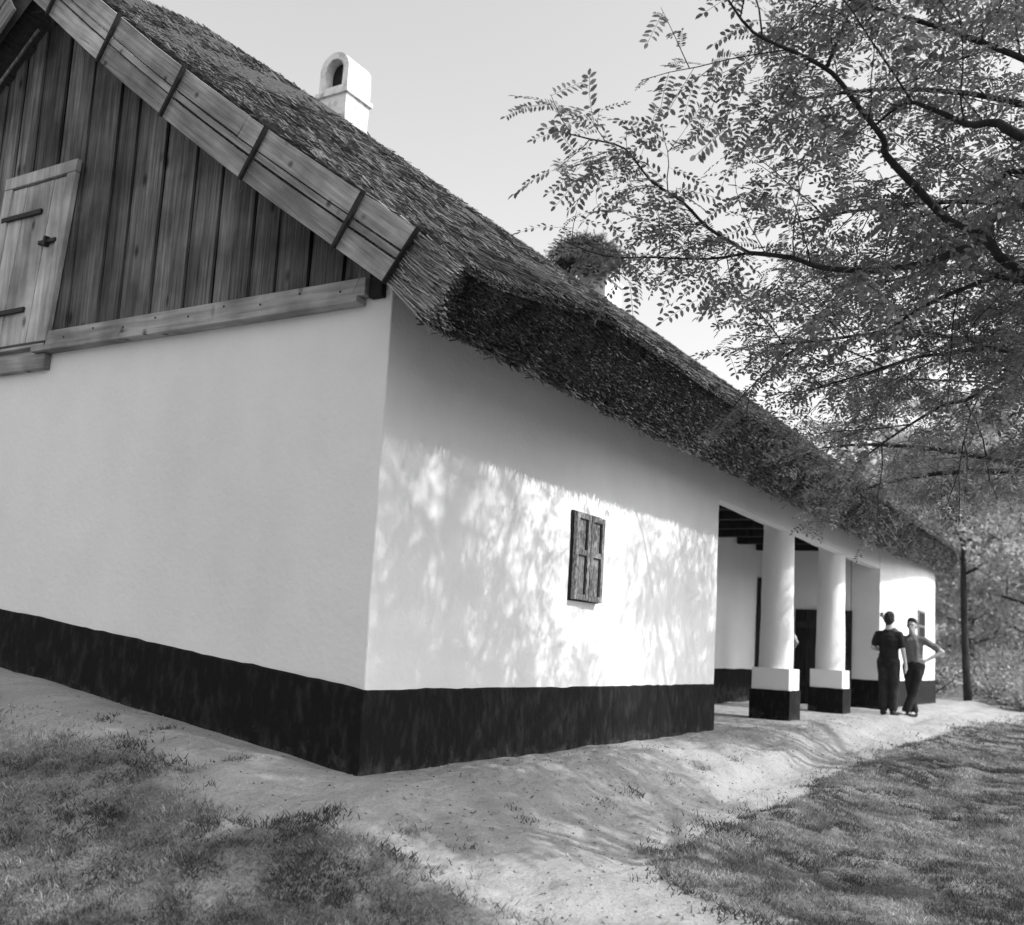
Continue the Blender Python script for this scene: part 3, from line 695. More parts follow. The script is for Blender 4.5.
# chimneys
def chimney(x, y, w, d, zb, zl, zt):
    """w along X, d along Y; barrel-vaulted hood with an arched smoke opening towards the gable"""
    c = empty('chimney', (x, y, zb)); c.parent = H
    plaster_box('stack', M_CHIM, c, x - w / 2, x + w / 2, y - d / 2, y + d / 2, zb, zl - 0.001, res=0.1, amp=0.006)
    plaster_box('ledge', M_CHIM, c, x - w / 2 - .03, x + w / 2 + .03, y - d / 2 - .03, y + d / 2 + .03, zl, zl + 0.05, res=0.1, amp=0.004)
    z0 = zl + 0.0505; zs = zt - d / 2 * 0.95
    n = 18
    def arch(hw, zbase, zspring, rise):
        pts = [(-hw, zbase), (-hw, zspring)]
        for i in range(1, n):
            a = math.pi - math.pi * i / n; pts.append((hw * math.cos(a), zspring + rise * math.sin(a)))
        return pts + [(hw, zspring), (hw, zbase)]
    out = arch(d / 2 - 0.005, z0, zs, zt - zs); inn = arch(d / 2 * 0.60, z0 + 0.05, zs - 0.01, (zt - zs) * 0.66)
    bm = bmesh.new(); rows = []
    for xx, pr in ((x + w / 2, out), (x - w / 2, out), (x - w / 2, inn), (x + w / 2 - 0.06, inn)):
        rows.append([bm.verts.new((xx + 0.004 * nz3((xx, a, b), 6, 2), y + a + 0.006 * nz3((xx, a, b), 5, 7), b)) for a, b in pr])
    m_ = len(out)
    for a, b in zip(rows, rows[1:]):
        for k in range(m_): bm.faces.new((a[k], a[(k + 1) % m_], b[(k + 1) % m_], b[k]))
    bm.faces.new(rows[0][::-1])
    ho = link('hood', bm_mesh('hood', bm, False), M_CHIM, c)
    bm = bmesh.new(); vv = [bm.verts.new((x + w / 2 - 0.064, y + a * 0.99, b)) for a, b in inn]; bm.faces.new(vv)
    ex = bmesh.ops.extrude_face_region(bm, geom=bm.faces[:])
    for g in ex['geom']:
        if isinstance(g, bmesh.types.BMVert): g.co.x = x - w / 2 + 0.12
    link('black_infill', bm_mesh('black_infill', bm), M_IRON, c)  # solid black block set back inside the arched opening
    return c
chimney(3.265, 3.505, 0.39, 0.41, 5.4, 6.57, 7.07)
chimney(9.78, 3.52, 0.60, 0.45, 5.4, 6.70, 6.92)
# stork-like stick nest on the far chimney
NEST = empty('bird_nest', (9.5, 3.5, 6.7))
tag(NEST, 'dark tangled mound of sticks on top of the far white chimney', 'nest')
n = 2800
a = RS.uniform(0, 2 * np.pi, n); rr = 0.52 * np.sqrt(RS.rand(n)); zz = RS.rand(n)
rr *= 0.72 + 0.28 * np.sin(np.pi * np.clip(zz, 0, 1))
P = np.stack([9.18 + rr * np.cos(a) * 1.05, 3.5 + rr * np.sin(a), 6.80 + 0.40 * zz * (1.05 - 0.5 * (rr / 0.52) ** 2)], 1)
D = unit(np.stack([-np.sin(a) + RS.normal(0, .7, n), np.cos(a) + RS.normal(0, .7, n), RS.normal(0, 0.35, n)], 1)); Ls = RS.uniform(0.12, 0.55, n)
tag(link('sticks', mesh_np('sticks', *sticks(P - D * (Ls / 2)[:, None], D, Ls, RS.uniform(0.008, 0.022, n))), M_TWIG, NEST), kind='stuff')

# ------------------------------------------------------------------ people
def capsule_mesh(shapes, voxel, smooth_it, name):
    bm = bmesh.new()
    for p, q, r0, r1, *sq in shapes:
        p = Vector(p); q = Vector(q); sc = Vector(sq[0]) if sq else Vector((1, 1, 1))
        vs_ = []
        for c, r in ((p, r0), (q, r1)):
            for i in range(7):
                th_ = math.pi * i / 6
                for k in range(12 if 0 < i < 6 else 1):
                    ph = 2 * math.pi * k / 12
                    off = Vector((math.sin(th_) * math.cos(ph), math.sin(th_) * math.sin(ph), math.cos(th_))) * r
                    vs_.append(bm.verts.new(c + Vector((off.x * sc.x, off.y * sc.y, off.z * sc.z))))
        res = bmesh.ops.convex_hull(bm, input=vs_)
        junk = [g for g in res['geom_interior'] + res['geom_unused'] if isinstance(g, bmesh.types.BMVert)]
        bmesh.ops.delete(bm, geom=list(set(junk)), context='VERTS')
    bmesh.ops.recalc_face_normals(bm, faces=bm.faces)
    me = bpy.data.meshes.new(name); bm.to_mesh(me); bm.free()
    o = bpy.data.objects.new('tmp', me); col.objects.link(o)
    m = o.modifiers.new('r', 'REMESH'); m.mode = 'VOXEL'; m.voxel_size = voxel
    s = o.modifiers.new('s', 'SMOOTH'); s.factor = 0.5; s.iterations = smooth_it
    dg = bpy.context.evaluated_depsgraph_get(); dg.update()
    out = bpy.data.meshes.new_from_object(o.evaluated_get(dg)); out.name = name
    bpy.data.objects.remove(o); bpy.data.meshes.remove(me)
    for p in out.polygons: p.use_smooth = True
    return out
def crease(me, fn):
    n_ = len(me.vertices); co = np.empty(n_ * 3, np.float32); no = np.empty(n_ * 3, np.float32)
    me.vertices.foreach_get('co', co); me.vertex_normals.foreach_get('vector', no)
    co = co.reshape(-1, 3); no = no.reshape(-1, 3); k = np.array([fn(c) for c in co.tolist()], np.float32)
    me.vertices.foreach_set('co', (co + no * k[:, None]).ravel()); me.update()
def lerp(a, b, t): return tuple(a[i] + (b[i] - a[i]) * t for i in range(3))
def person(loc, rot, J, label, shirt_m, trouser_m, tucked, head_turn=0.0, hand_dirs=None):
    """J: joints in the person's own frame (x forward, y to their left, z up)"""
    hx, hy, hz = J['head']; nk = J['neck']
    S = []
    S.append(((hx, hy, hz + .035), (hx + .012, hy, hz - .02), .088, .074, (1.08, .88, 1.12)))          # skull
    S.append(((hx + .03, hy, hz - .03), (hx + .045, hy, hz - .085), .06, .042, (1, .95, 1)))            # jaw
    S.append(((hx + .098, hy, hz + .005), (hx + .113, hy, hz - .025), .010, .014))                      # nose
    S.append(((hx + .085, hy - .03, hz + .03), (hx + .085, hy + .03, hz + .03), .014, .014))            # brow
    S.append(((hx + .088, hy - .018, hz - .062), (hx + .088, hy + .018, hz - .062), .010, .010))        # lips
    for e in (-1, 1): S.append(((hx + .002, hy + e * .083, hz + .012), (hx, hy + e * .083, hz - .025), .015, .012, (1.2, .5, 1)))
    S.append(((hx - .012, hy, hz - .06), nk, .056, .062))
    ch, pv = J['chest'], J['pelvis']
    S.append((ch, lerp(ch, pv, .55), .148, .125, (.74, 1.1, 1))); S.append((lerp(ch, pv, .5), pv, .125, .145, (.8, 1.1, 1)))
    limbs = {}
    for sd_, e in (('L', 1), ('R', -1)):
        sh, el, wr = J['sh' + sd_], J['el' + sd_], J['wr' + sd_]
        S.append((lerp(sh, ch, .5), sh, .062, .046)); S.append((sh, el, .046, .040)); S.append((el, wr, .041, .027))
        f = Vector(J['hand' + sd_]).normalized(); w = Vector(wr)
        pal = w + f * .075; side = f.cross(Vector(J.get('palm' + sd_, (0, e, 0.01)))).normalized()
        S.append((tuple(w + f * .015), tuple(pal), .027, .030, (1, 1, 1)))
        for k, ln in enumerate((.062, .075, .070, .054)):
            b = pal + side * (.021 * (k - 1.5)); kn = b + f * ln * .55; palm = Vector(J.get('palm' + sd_, (0, e, 0)))
            S.append((tuple(b), tuple(kn), .0095, .009)); S.append((tuple(kn), tuple(kn + f * ln * .5 + palm.normalized() * -.012), .009, .0075))
        tb = w + f * .03 + side * -.03
        S.append((tuple(tb), tuple(tb + f * .035 + side * -.02), .012, .010)); S.append((tuple(tb + f * .035 + side * -.02), tuple(tb + f * .065 + side * -.018), .010, .008))
        hp, kn, an = J['hp' + sd_], J['kn' + sd_], J['an' + sd_]
        S.append((hp, kn, .082, .055)); S.append((kn, lerp(kn, an, .4), .052, .050)); S.append((lerp(kn, an, .4), an, .050, .034))
        tf = J['toe' + sd_]; S.append((an, lerp(an, tf, .55), .036, .036)); S.append((lerp(an, tf, .3), tf, .036, .028))
    body = capsule_mesh(S, .0105, 2, 'person')
    o = bpy.data.objects.new('person', body); col.objects.link(o); body.materials.append(M_SKIN)
    o.location = loc; o.rotation_euler = (0, 0, rot); o.scale = (.96, .96, .96)
    tag(o, label, 'person', 'people talking at the porch')
    def cloth(nm, shapes, m, voxel=.014, it=3):
        me_ = capsule_mesh(shapes, voxel, it, nm); me_.materials.append(m)
        if nm in ('shirt', 'trousers'):                      # creases in the cloth
            crease(me_, lambda c_: nz3((c_[0] * 1.2, c_[1] * 1.2, c_[2] * .6), 11, len(shapes)) * .011 + nz3(c_, 24, 3) * .005)
        if nm == 'hair': crease(me_, lambda c_: nz3(c_, 28, 2) * .012)
        c = bpy.data.objects.new(nm, me_); col.objects.link(c); c.parent = o; return c
    T = []
    T.append((ch, lerp(ch, pv, .55), .170, .146, (.78, 1.1, 1)))
    hem = lerp(ch, pv, 1.25 if not tucked else .92)
    T.append((lerp(ch, pv, .5), hem, .148, .165 if not tucked else .150, (.82, 1.1, .5)))
    T.append((lerp(ch, nk, .72), ch, .075, .13, (.9, 1.2, 1)))
    for sd_ in 'LR':
        sh, el = J['sh' + sd_], J['el' + sd_]
        T.append((lerp(nk, ch, .45), sh, .060, .058))
        T.append((lerp(sh, ch, .5), sh, .085, .064)); T.append((sh, lerp(sh, el, .72), .062, .060))
    cloth('shirt', T, shirt_m)
    B = [(pv, lerp(pv, ch, .12), .160, .150, (.84, 1.1, .8))]
    for sd_ in 'LR':
        hp, kn, an = J['hp' + sd_], J['kn' + sd_], J['an' + sd_]
        B.append((lerp(pv, hp, .6), hp, .125, .105)); B.append((hp, kn, .104, .080)); B.append((kn, lerp(kn, an, .9), .080, .072))
    cloth('trousers', B, trouser_m)
    for sd_ in 'LR':
        an, tf = J['an' + sd_], J['toe' + sd_]; lo = (an[0] - .02, an[1], an[2] - .03)
        cloth('shoe', [((an[0], an[1], an[2] + .0), lo, .046, .05), (lo, (tf[0], tf[1], tf[2]), .05, .038, (1, 1, .8))], M_SHOE, .010, 1)
    hr = [((hx - .015, hy, hz + .062), (hx - .035, hy, hz + .01), .092, .090, (1.06, .95, 1.0)), ((hx - .05, hy, hz + .0), (hx - .05, hy, hz - .055), .065, .05, (.8, 1.1, 1)),
          ((hx + .045, hy - .02, hz + .098), (hx + .045, hy + .03, hz + .095), .04, .04)]
    cloth('hair', hr, M_HAIR, .009, 2)
    for e in (-1, 1):
        cloth('eye', [((hx + .093, hy + e * .031, hz + .012), (hx + .093, hy + e * .036, hz + .012), .009, .009)], M_HAIR, .004, 1)
    return o
# standing with his back to us
J1 = dict(head=(.02, 0, 1.60), neck=(-.005, 0, 1.46), chest=(0, 0, 1.26), pelvis=(0, 0, .94),
          shL=(0, .175, 1.355), elL=(-.04, .25, 1.13), wrL=(.17, .16, 1.08), handL=(.6, -.7, .05), palmL=(-.3, -.6, 0),
          shR=(0, -.175, 1.355), elR=(-.02, -.235, 1.11), wrR=(.03, -.27, .86), handR=(.1, -.02, -1), palmR=(0, -1, 0),
          hpL=(0, .09, .90), knL=(.03, .085, .50), anL=(-.01, .075, .085), toeL=(.15, .09, .04),
          hpR=(0, -.09, .90), knR=(.04, -.09, .50), anR=(0, -.08, .085), toeR=(.16, -.12, .04))
x, y = 12.85, -0.46
person((x, y, float(gz(x, y)) - .004), R(-4), J1, 'person with back turned in dark short-sleeved shirt and dark trousers', M_BLACKCLOTH, M_TROUSER, False)
# facing us, one hand up on the wall corner, the other on the hip, ankles crossed
x, y = 13.66, -0.69; r2 = R(176)
z2 = float(gz(x, y)) - .004
def to_local(P):
    d = Vector((P[0] - x, P[1] - y, P[2] - z2)); return tuple(Matrix.Rotation(-r2, 3, 'Z') @ d)
hw = to_local((14.36, -0.02, 1.74)); shR = (-.03, -.19, 1.36)
elR = tuple(Vector(lerp(shR, hw, .5)) + Vector((0, 0, -.03)))
wrR = lerp(shR, hw, .9); hd = tuple(Vector(hw) - Vector(shR))
J2 = dict(head=(.02, -.01, 1.585), neck=(-.01, -.01, 1.45), chest=(0, 0, 1.25), pelvis=(.02, .03, .93),
          shR=shR, elR=elR, wrR=wrR, handR=hd, palmR=(-1, 0, 0.2),
          shL=(0, .18, 1.345), elL=(-.10, .47, 1.16), wrL=(.04, .25, 1.0), handL=(.5, -.75, -.1), palmL=(.2, .6, 0),
          hpL=(.02, .12, .89), knL=(.05, .05, .48), anL=(.06, -.10, .085), toeL=(.20, -.14, .04),
          hpR=(.02, -.06, .89), knR=(0, -.03, .49), anR=(-.06, .03, .085), toeR=(.10, -.01, .04))
person((x, y, z2), r2, J2, 'person facing us in grey shirt, hand on hip, legs crossed, leaning on the wall', M_GREYCLOTH, M_TROUSER, True)
# almost hidden behind the nearer column
J3 = dict(J1); J3.update(elR=(-.05, -.34, 1.13), wrR=(.10, -.22, .98), handR=(.5, .8, -.2))
x, y = 12.35, 1.22
person((x, y, float(gz(x, y)) - .004), R(0), J3, 'person in white shirt almost hidden behind the nearest porch column', M_WHITECLOTH, M_TROUSER, True)

# ------------------------------------------------------------------ trees
def leaf_template(curve, pairs, seed):
    rs = np.random.RandomState(seed); V_, F_ = [], []
    def leaflet(base, d, nrm, L, W):
        s = np.cross(nrm, d); s /= np.linalg.norm(s); b = len(V_)
        up_ = nrm * W * 0.18
        V_.extend([base, base + d * L * .3 + s * W * .45 + up_, base + d * L * .72 + s * W * .42 + up_, base + d * L, base + d * L * .72 - s * W * .42 + up_, base + d * L * .3 - s * W * .45 + up_])
        F_.extend([(b, b + 3, b + 2, b + 1), (b, b + 5, b + 4, b + 3)])
    def rp(t): return np.array([t, 0, -curve * t * t])
    for i in range(pairs):
        t = 0.14 + 0.80 * i / (pairs - 1); p = rp(t)
        for e in (-1, 1):
            d = np.array([0.38, e * 0.92, -0.10 - 0.1 * rs.rand()]) + rs.normal(0, .09, 3); d /= np.linalg.norm(d)
            nrm = np.array([0, -e * .1, 1.0]) + rs.normal(0, .18, 3); nrm -= d * nrm.dot(d); nrm /= np.linalg.norm(nrm)
            if rs.rand() < 0.94: leaflet(p + d * .012, d, nrm, (.21 - .04 * abs(t - .5)) * rs.uniform(.85, 1.1), .095 * rs.uniform(.85, 1.1))
    d = rp(1.0) - rp(.93); d /= np.linalg.norm(d); leaflet(rp(1.0), d, np.array([0, 0, 1.0]), .2, .095)
    for i in range(3):
        a, b_ = rp(i / 3), rp((i + 1) / 3); b = len(V_); w = .006
        V_.extend([a + [0, w, 0], a - [0, w, 0], b_ - [0, w, 0], b_ + [0, w, 0]]); F_.append((b, b + 1, b + 2, b + 3))
    return np.array(V_), np.array(F_)
TEMPL = [leaf_template(c, pr, sd_) for c, pr, sd_ in ((.15, 7, 1), (.35, 6, 2), (.22, 8, 3), (.08, 6, 4))]

def leaf_mats(P, D, size):
    """frames of compound leaves: x along the rachis, z roughly up"""
    n = len(P); Xa = unit(D); up_ = np.tile([0, 0, 1.0], (n, 1)) + RS.normal(0, .38, (n, 3))
    Ya = unit(np.cross(up_, Xa)); Za = np.cross(Xa, Ya)
    return np.stack([Xa * size[:, None], Ya * size[:, None], Za * size[:, None]], 2)

def grow(p, d, L, nseg, droop, wob):
    pts = [Vector(p)]; d = Vector(d).normalized()
    for i in range(nseg):
        d = (d + Vector((random.gauss(0, wob), random.gauss(0, wob), random.gauss(0, wob * .7) - droop))).normalized()
        pts.append(pts[-1] + d * (L / nseg))
    return pts

def along(pts, s):
    acc = 0
    for a, b in zip(pts, pts[1:]):
        l = (b - a).length
        if acc + l >= s: return a.lerp(b, (s - acc) / max(l, 1e-6)), (b - a).normalized()
        acc += l
    return pts[-1].copy(), (pts[-1] - pts[-2]).normalized()
def plen(pts): return sum((b - a).length for a, b in zip(pts, pts[1:]))

def locust(label, base, trunk_pts, trunk_r, limbs, group=None, n_single=0, leaf_step=0.06, step=0.104, bark=M_BARK, size=(0.10, 0.24), only=None, sub=2):
    """black locust: trunk, each limb with its own twigs, crown of compound leaves"""
    T = empty('locust_tree', base); tag(T, label, 'tree', group)
    bm = bmesh.new(); tube(bm, trunk_pts, trunk_r, 14, 0.05); link('trunk', bm_mesh('trunk', bm, True), bark, T)
    LP, LD = [], []
    for (pts, r0, r1, t0, opt) in limbs:
        pts = [Vector(p) for p in pts]; bm = bmesh.new(); L = plen(pts); n_ = len(pts)
        # keep the traced run smooth: subdivide with a Catmull-Rom curve
        sm = []
        for i in range(n_ - 1):
            p0, p1, p2, p3 = pts[max(i - 1, 0)], pts[i], pts[i + 1], pts[min(i + 2, n_ - 1)]
            for k in range(3):
                t = k / 3; sm.append(0.5 * ((2 * p1) + (p2 - p0) * t + (2 * p0 - 5 * p1 + 4 * p2 - p3) * t * t + (3 * p1 - p0 - 3 * p2 + p3) * t ** 3))
        sm.append(pts[-1]); m_ = len(sm)
        tube(bm, sm, [r0 + (r1 - r0) * (i / (m_ - 1)) ** 0.8 for i in range(m_)], 9, 0.07)
        L = plen(sm); s = L * t0
        st = step * opt.get('step', 1.0)
        while s < L:
            p, tg = along(sm, s)
            tt_ = -p.y / -sdir.y; wx, wz = p.x - sdir.x * tt_, p.z - sdir.z * tt_      # where this twig's shadow meets the front wall
            if abs(wx - 3.45 + 0.25 * (wz - 1.2)) < 0.62 and 0.3 < wz < 2.2 and random.random() < 0.95:
                s += st; continue                                                     # a gap in the crown that lets the sun through
            pr = Vector((random.gauss(0, 1), random.gauss(0, 1), random.gauss(0, .55) + opt.get('up', 0.1)))
            pr = (pr - tg * pr.dot(tg)).normalized()
            d = (tg * random.uniform(.3, .9) + pr).normalized()
            ln = random.uniform(.28, .75) * opt.get('len', 1.0)
            tw = grow(p, d, ln, 5, .035, .12); rr = max(0.003, 0.007 * ln)
            twigs = [(tw, rr)]
            for q in range(sub):
                pp, tt = along(tw, ln * random.uniform(.25, .8)); dv = (tt + Vector((random.gauss(0, .8), random.gauss(0, .8), random.gauss(0, .35)))).normalized()
                twigs.append((grow(pp, dv, ln * random.uniform(.35, .65), 4, .04, .12), rr * .6))
            for tp, tr in twigs:
                tube(bm, tp, [tr * (1 - .6 * i / (len(tp) - 1)) for i in range(len(tp))], 4)
                l2 = plen(tp); q = .12 * l2; e = 1
                while q <= l2 + .001:
                    pp, tt = along(tp, min(q, l2 * .999)); sd_ = tt.cross(Vector((0, 0, 1)))
                    if sd_.length < .05: sd_ = Vector((1, 0, 0))
                    sd_.normalize()
                    LP.append(pp); LD.append(sd_ * e * random.uniform(.5, 1.1) + tt * random.uniform(.2, .9) + Vector((0, 0, random.gauss(-.22, .22))))
                    e = -e; q += leaf_step * random.uniform(.7, 1.4)
            s += st * random.uniform(.6, 1.4)
        link('limb', bm_mesh('limb', bm, True), bark, T)
    P = np.array(LP); D = np.array(LD)
    tw_ = P[:, 1] / sdir.y; wx = P[:, 0] - sdir.x * tw_; wz = P[:, 2] - sdir.z * tw_
    stay = ~((abs(wx - 3.42 + 0.25 * (wz - 1.2)) < 0.42) & (wz > 0.3) & (wz < 2.2) & (RS.rand(len(P)) < .85))  # leaves thinned as well, shaping the sun patch on the front wall
    P, D = P[stay], D[stay]; D = D + RS.normal(0, .12, D.shape); n_ = len(P)
    SZ = RS.uniform(size[0], size[1], n_); Ms = leaf_mats(P, D, SZ); kind = RS.randint(0, len(TEMPL), n_)
    single = np.zeros(n_, bool)
    if n_single:
        c = P - np.array(CAMP); zc = c @ np.array(fwd); xc = c @ np.array(right) / zc; yc = c @ np.array(up) / zc
        vis = (zc > 1) & (abs(xc) < .49) & (yc > -.4) & (yc < .49)
        order = np.argsort(np.where(vis, zc - 3.0 * (xc < .2), 1e9))[:n_single]; single[order[vis[order]]] = True
    Vs, Fs, off = [], [], 0
    for k, (tv, tf) in enumerate(TEMPL):
        sel = np.where((kind == k) & ~single)[0]
        if len(sel) == 0: continue
        W = np.einsum('nij,vj->nvi', Ms[sel], tv) + P[sel][:, None, :]
        Vs.append(W.reshape(-1, 3)); Fs.append((np.arange(len(sel))[:, None, None] * len(tv) + tf[None]).reshape(-1, 4) + off); off += len(sel) * len(tv)
    tag(link('crown', mesh_np('crown', np.concatenate(Vs), np.concatenate(Fs)), M_LEAF, T), kind='stuff')
    for i in np.where(single)[0]:
        o = bpy.data.objects.new('leaf', LEAFMESH[kind[i]]); col.objects.link(o); o.parent = T
        m4 = Matrix(Ms[i].tolist()).to_4x4(); m4.translation = Vector(P[i]) - Vector(base); o.matrix_local = m4
    print(label, 'leaves', n_)
    return T
LEAFMESH = []
for tv, tf in TEMPL:
    me = mesh_np('leaf', tv, tf); me.materials.append(M_LEAF); LEAFMESH.append(me)

# tree beside the camera, its limbs reach over the front of the house
F1 = (2.05, -4.9, 1.9); F2 = (1.95, -4.75, 2.9); F3 = (2.0, -4.7, 3.9)
A = [(0.82, -3.39, 2.8), (0.58, -3.23, 2.94), (0.44, -3.1, 2.98), (0.27, -2.96, 3.12), (0.13, -2.85, 3.24), (0.06, -2.85, 3.29), (-0.07, -2.76, 3.41), (-0.2, -2.67, 3.53), (-0.39, -2.55, 3.56), (-0.55, -2.4, 3.61), (-0.68, -2.32, 3.72)]
A2 = [(-0.22, -2.65, 3.56), (-0.16, -2.69, 3.74), (-0.1, -2.74, 3.94), (-0.01, -2.77, 4.25)]
B = [(0.58, -3.23, 2.92), (0.46, -3.0, 2.8), (0.32, -2.76, 2.74), (0.19, -2.54, 2.74), (0.1, -2.41, 2.78), (-0.01, -2.23, 2.79)]
B1 = [(-0.01, -2.23, 2.79), (-0.13, -2.06, 2.9), (-0.26, -1.97, 3.0), (-0.39, -1.85, 3.08), (-0.48, -1.75, 3.22), (-0.57, -1.6, 3.26), (-0.66, -1.46, 3.29)]
B2 = [(-0.01, -2.23, 2.79), (-0.01, -2.02, 2.79), (-0.06, -1.75, 2.82), (-0.11, -1.48, 2.85), (-0.16, -1.24, 2.96)]
C_ = [(0.93, -3.38, 2.81), (0.99, -3.1, 2.83), (1.17, -2.81, 2.79), (1.3, -2.62, 2.74), (1.32, -2.26, 2.72), (1.26, -1.96, 2.71)]
D_ = [(0.09, -3.45, 3.18), (0.02, -3.35, 3.24), (0.0, -3.23, 3.25), (-0.03, -3.1, 3.33), (-0.01, -2.96, 3.41), (0.02, -2.8, 3.33)]
E_ = [(0.74, -3.4, 3.32), (0.89, -3.26, 3.34), (1.03, -3.1, 3.36), (1.14, -2.89, 3.34), (1.2, -2.61, 3.35)]
F_ = [(2.4, -3.27, 2.71), (2.54, -3.1, 2.71), (2.77, -2.88, 2.65), (3.0, -2.68, 2.67), (3.26, -2.31, 2.53), (3.56, -1.98, 2.39)]
G_ = [(1.74, -3.32, 2.65), (1.82, -3.09, 2.73), (1.94, -2.89, 2.75), (2.03, -2.67, 2.77), (2.17, -2.29, 2.72), (2.27, -1.87, 2.66)]
b1 = (2.1, -5.0, float(gz(2.1, -5.0)))
limbs1 = [
    ([F1, (1.5, -4.2, 2.35)] + A, .034, .005, .36, {}), (A2, .010, .004, .1, {}), (B, .020, .011, .2, {'len': .9}),
    (B1, .010, .003, .05, {'len': .48, 'step': .7}), (B2, .008, .003, .05, {'len': .48, 'step': .7}),
    ([F1, (1.4, -4.0, 2.5)] + C_, .020, .004, .35, {'len': 1.15}), ([F2, (0.9, -4.1, 3.05)] + D_, .034, .005, .35, {'len': 1.2}),
    ([F2, (1.2, -4.0, 3.2)] + E_, .022, .004, .35, {'len': 1.2}), ([F1, (2.3, -4.2, 2.5)] + F_, .030, .005, .3, {'len': 1.4}),
    ([F1, (1.8, -4.1, 2.4)] + G_, .026, .005, .3, {'len': 1.4}),
    ([F2, (1.3, -4.2, 3.3), (0.8, -3.7, 3.7), (0.4, -3.2, 3.9), (0.1, -2.8, 4.0), (-0.2, -2.5, 4.05)], .034, .005, .3, {'len': 1.2}),
    ([F2, (1.7, -3.9, 3.3), (1.5, -3.2, 3.5), (1.3, -2.6, 3.5), (1.1, -2.1, 3.4)], .030, .005, .3, {'len': 1.3}),
    ([F1, (2.1, -4.1, 2.8), (2.3, -3.3, 3.3), (2.5, -2.6, 3.5), (2.6, -1.9, 3.4)], .030, .005, .3, {'len': 1.4}),
    ([F1, (2.9, -4.2, 2.7), (3.5, -3.4, 3.2), (3.9, -2.7, 3.4), (4.2, -2.0, 3.3)], .030, .005, .3, {'len': 1.4}),
    ([F3, (1.5, -4.2, 4.6), (0.9, -3.6, 5.1), (0.3, -3.0, 5.3), (-0.3, -2.6, 5.5)], .04, .006, .25, {'len': 1.4, 'step': 1.1}),
    ([F3, (2.3, -4.0, 4.7), (2.5, -3.3, 5.2), (2.6, -2.6, 5.4)], .04, .006, .25, {'len': 1.3, 'step': 2.6}),
    ([F2, (1.7, -4.0, 3.7), (1.5, -3.3, 4.1), (1.4, -2.6, 4.3), (1.3, -2.0, 4.3)], .035, .006, .3, {'len': 1.2, 'step': 1.8}),
    ([F3, (2.0, -4.3, 4.5), (1.9, -3.9, 4.8), (1.5, -3.5, 5.0), (1.0, -3.3, 5.1), (0.6, -3.1, 5.1)], .04, .006, .25, {'len': 1.2, 'step': .6}),  # unseen bough added to deepen the shade on the left of the wall
    ([F3, (2.0, -4.9, 5.0), (1.8, -5.0, 6.2), (1.5, -4.8, 7.0)], .05, .006, .2, {'len': 1.6, 'step': 1.6}),
    ([F2, (3.0, -5.0, 3.6), (3.8, -4.8, 4.2), (4.4, -4.3, 4.5)], .04, .006, .3, {'len': 1.3, 'step': 1.5}),
    ([F3, (1.1, -4.9, 4.6), (0.2, -4.7, 5.0), (-0.6, -4.3, 5.2)], .04, .006, .3, {'len': 1.4, 'step': 1.4}),
]
locust('locust tree nearest the camera, dark limbs and feathery leaves reaching across the sky', b1,
       [b1, (2.08, -4.97, .5), (2.05, -4.92, 1.4), F1, F2, F3, (2.0, -4.75, 4.6)], [.20, .16, .14, .13, .10, .07, .05], limbs1, 'locust trees', n_single=290)
# second tree farther along the front
b2 = (7.6, -5.2, float(gz(7.6, -5.2)))
limbs2 = [
    ([(7.5, -5.0, 2.0), (6.9, -3.9, 2.6), (6.2, -2.6, 2.9), (5.6, -1.7, 2.95), (5.2, -1.2, 2.85)], .06, .006, .35, {'len': 1.2}),
    ([(7.5, -5.0, 2.3), (7.3, -3.6, 2.8), (7.0, -2.4, 2.9), (6.8, -1.5, 2.75), (6.7, -1.0, 2.5)], .06, .006, .35, {'len': 1.2}),
    ([(7.5, -5.0, 2.6), (6.3, -4.0, 3.3), (5.3, -3.0, 3.7), (4.6, -2.1, 3.75), (4.1, -1.5, 3.6)], .06, .006, .35, {'len': 1.3}),
    ([(7.5, -5.0, 2.6), (8.3, -3.7, 3.2), (8.8, -2.5, 3.4), (9.1, -1.6, 3.2)], .06, .006, .3, {'len': 1.3}),
    ([(7.5, -5.0, 3.0), (7.2, -4.0, 4.2), (6.8, -3.0, 4.8), (6.3, -2.2, 5.0)], .06, .006, .3, {'len': 1.5}),
    ([(7.5, -5.0, 3.2), (6.4, -4.4, 4.6), (5.4, -3.8, 5.2), (4.6, -3.2, 5.4)], .06, .006, .3, {'len': 1.5}),
    ([(7.5, -5.0, 3.2), (8.8, -4.2, 4.4), (9.8, -3.3, 4.9), (10.6, -2.5, 5.0)], .06, .006, .3, {'len': 1.5}),
    ([(7.5, -5.0, 3.2), (6.9, -4.4, 4.2), (6.3, -3.8, 4.7), (6.0, -3.2, 4.8)], .05, .006, .3, {'len': 1.2, 'step': .7}),  # extra bough added to shade the strip of wall before the porch
    ([(7.5, -5.0, 3.2), (9.6, -4.6, 4.2), (12.0, -4.2, 4.9), (14.5, -3.9, 5.2), (17.0, -3.7, 5.3)], .05, .006, .55, {'len': 1.4, 'step': 1.0}),  # long bough added to cast shade on the wing
    ([(7.5, -5.0, 3.4), (7.6, -5.2, 5.2), (7.4, -5.0, 6.6)], .06, .006, .2, {'len': 1.7}),
]
locust('locust tree beside the porch with leafy boughs hanging over the thatch', b2,
       [b2, (7.58, -5.15, .8), (7.52, -5.05, 2.0), (7.5, -5.0, 3.0), (7.5, -5.0, 3.8)], [.22, .17, .14, .11, .06], limbs2, 'locust trees',
       leaf_step=.075, step=.13, size=(.16, .25), sub=2)
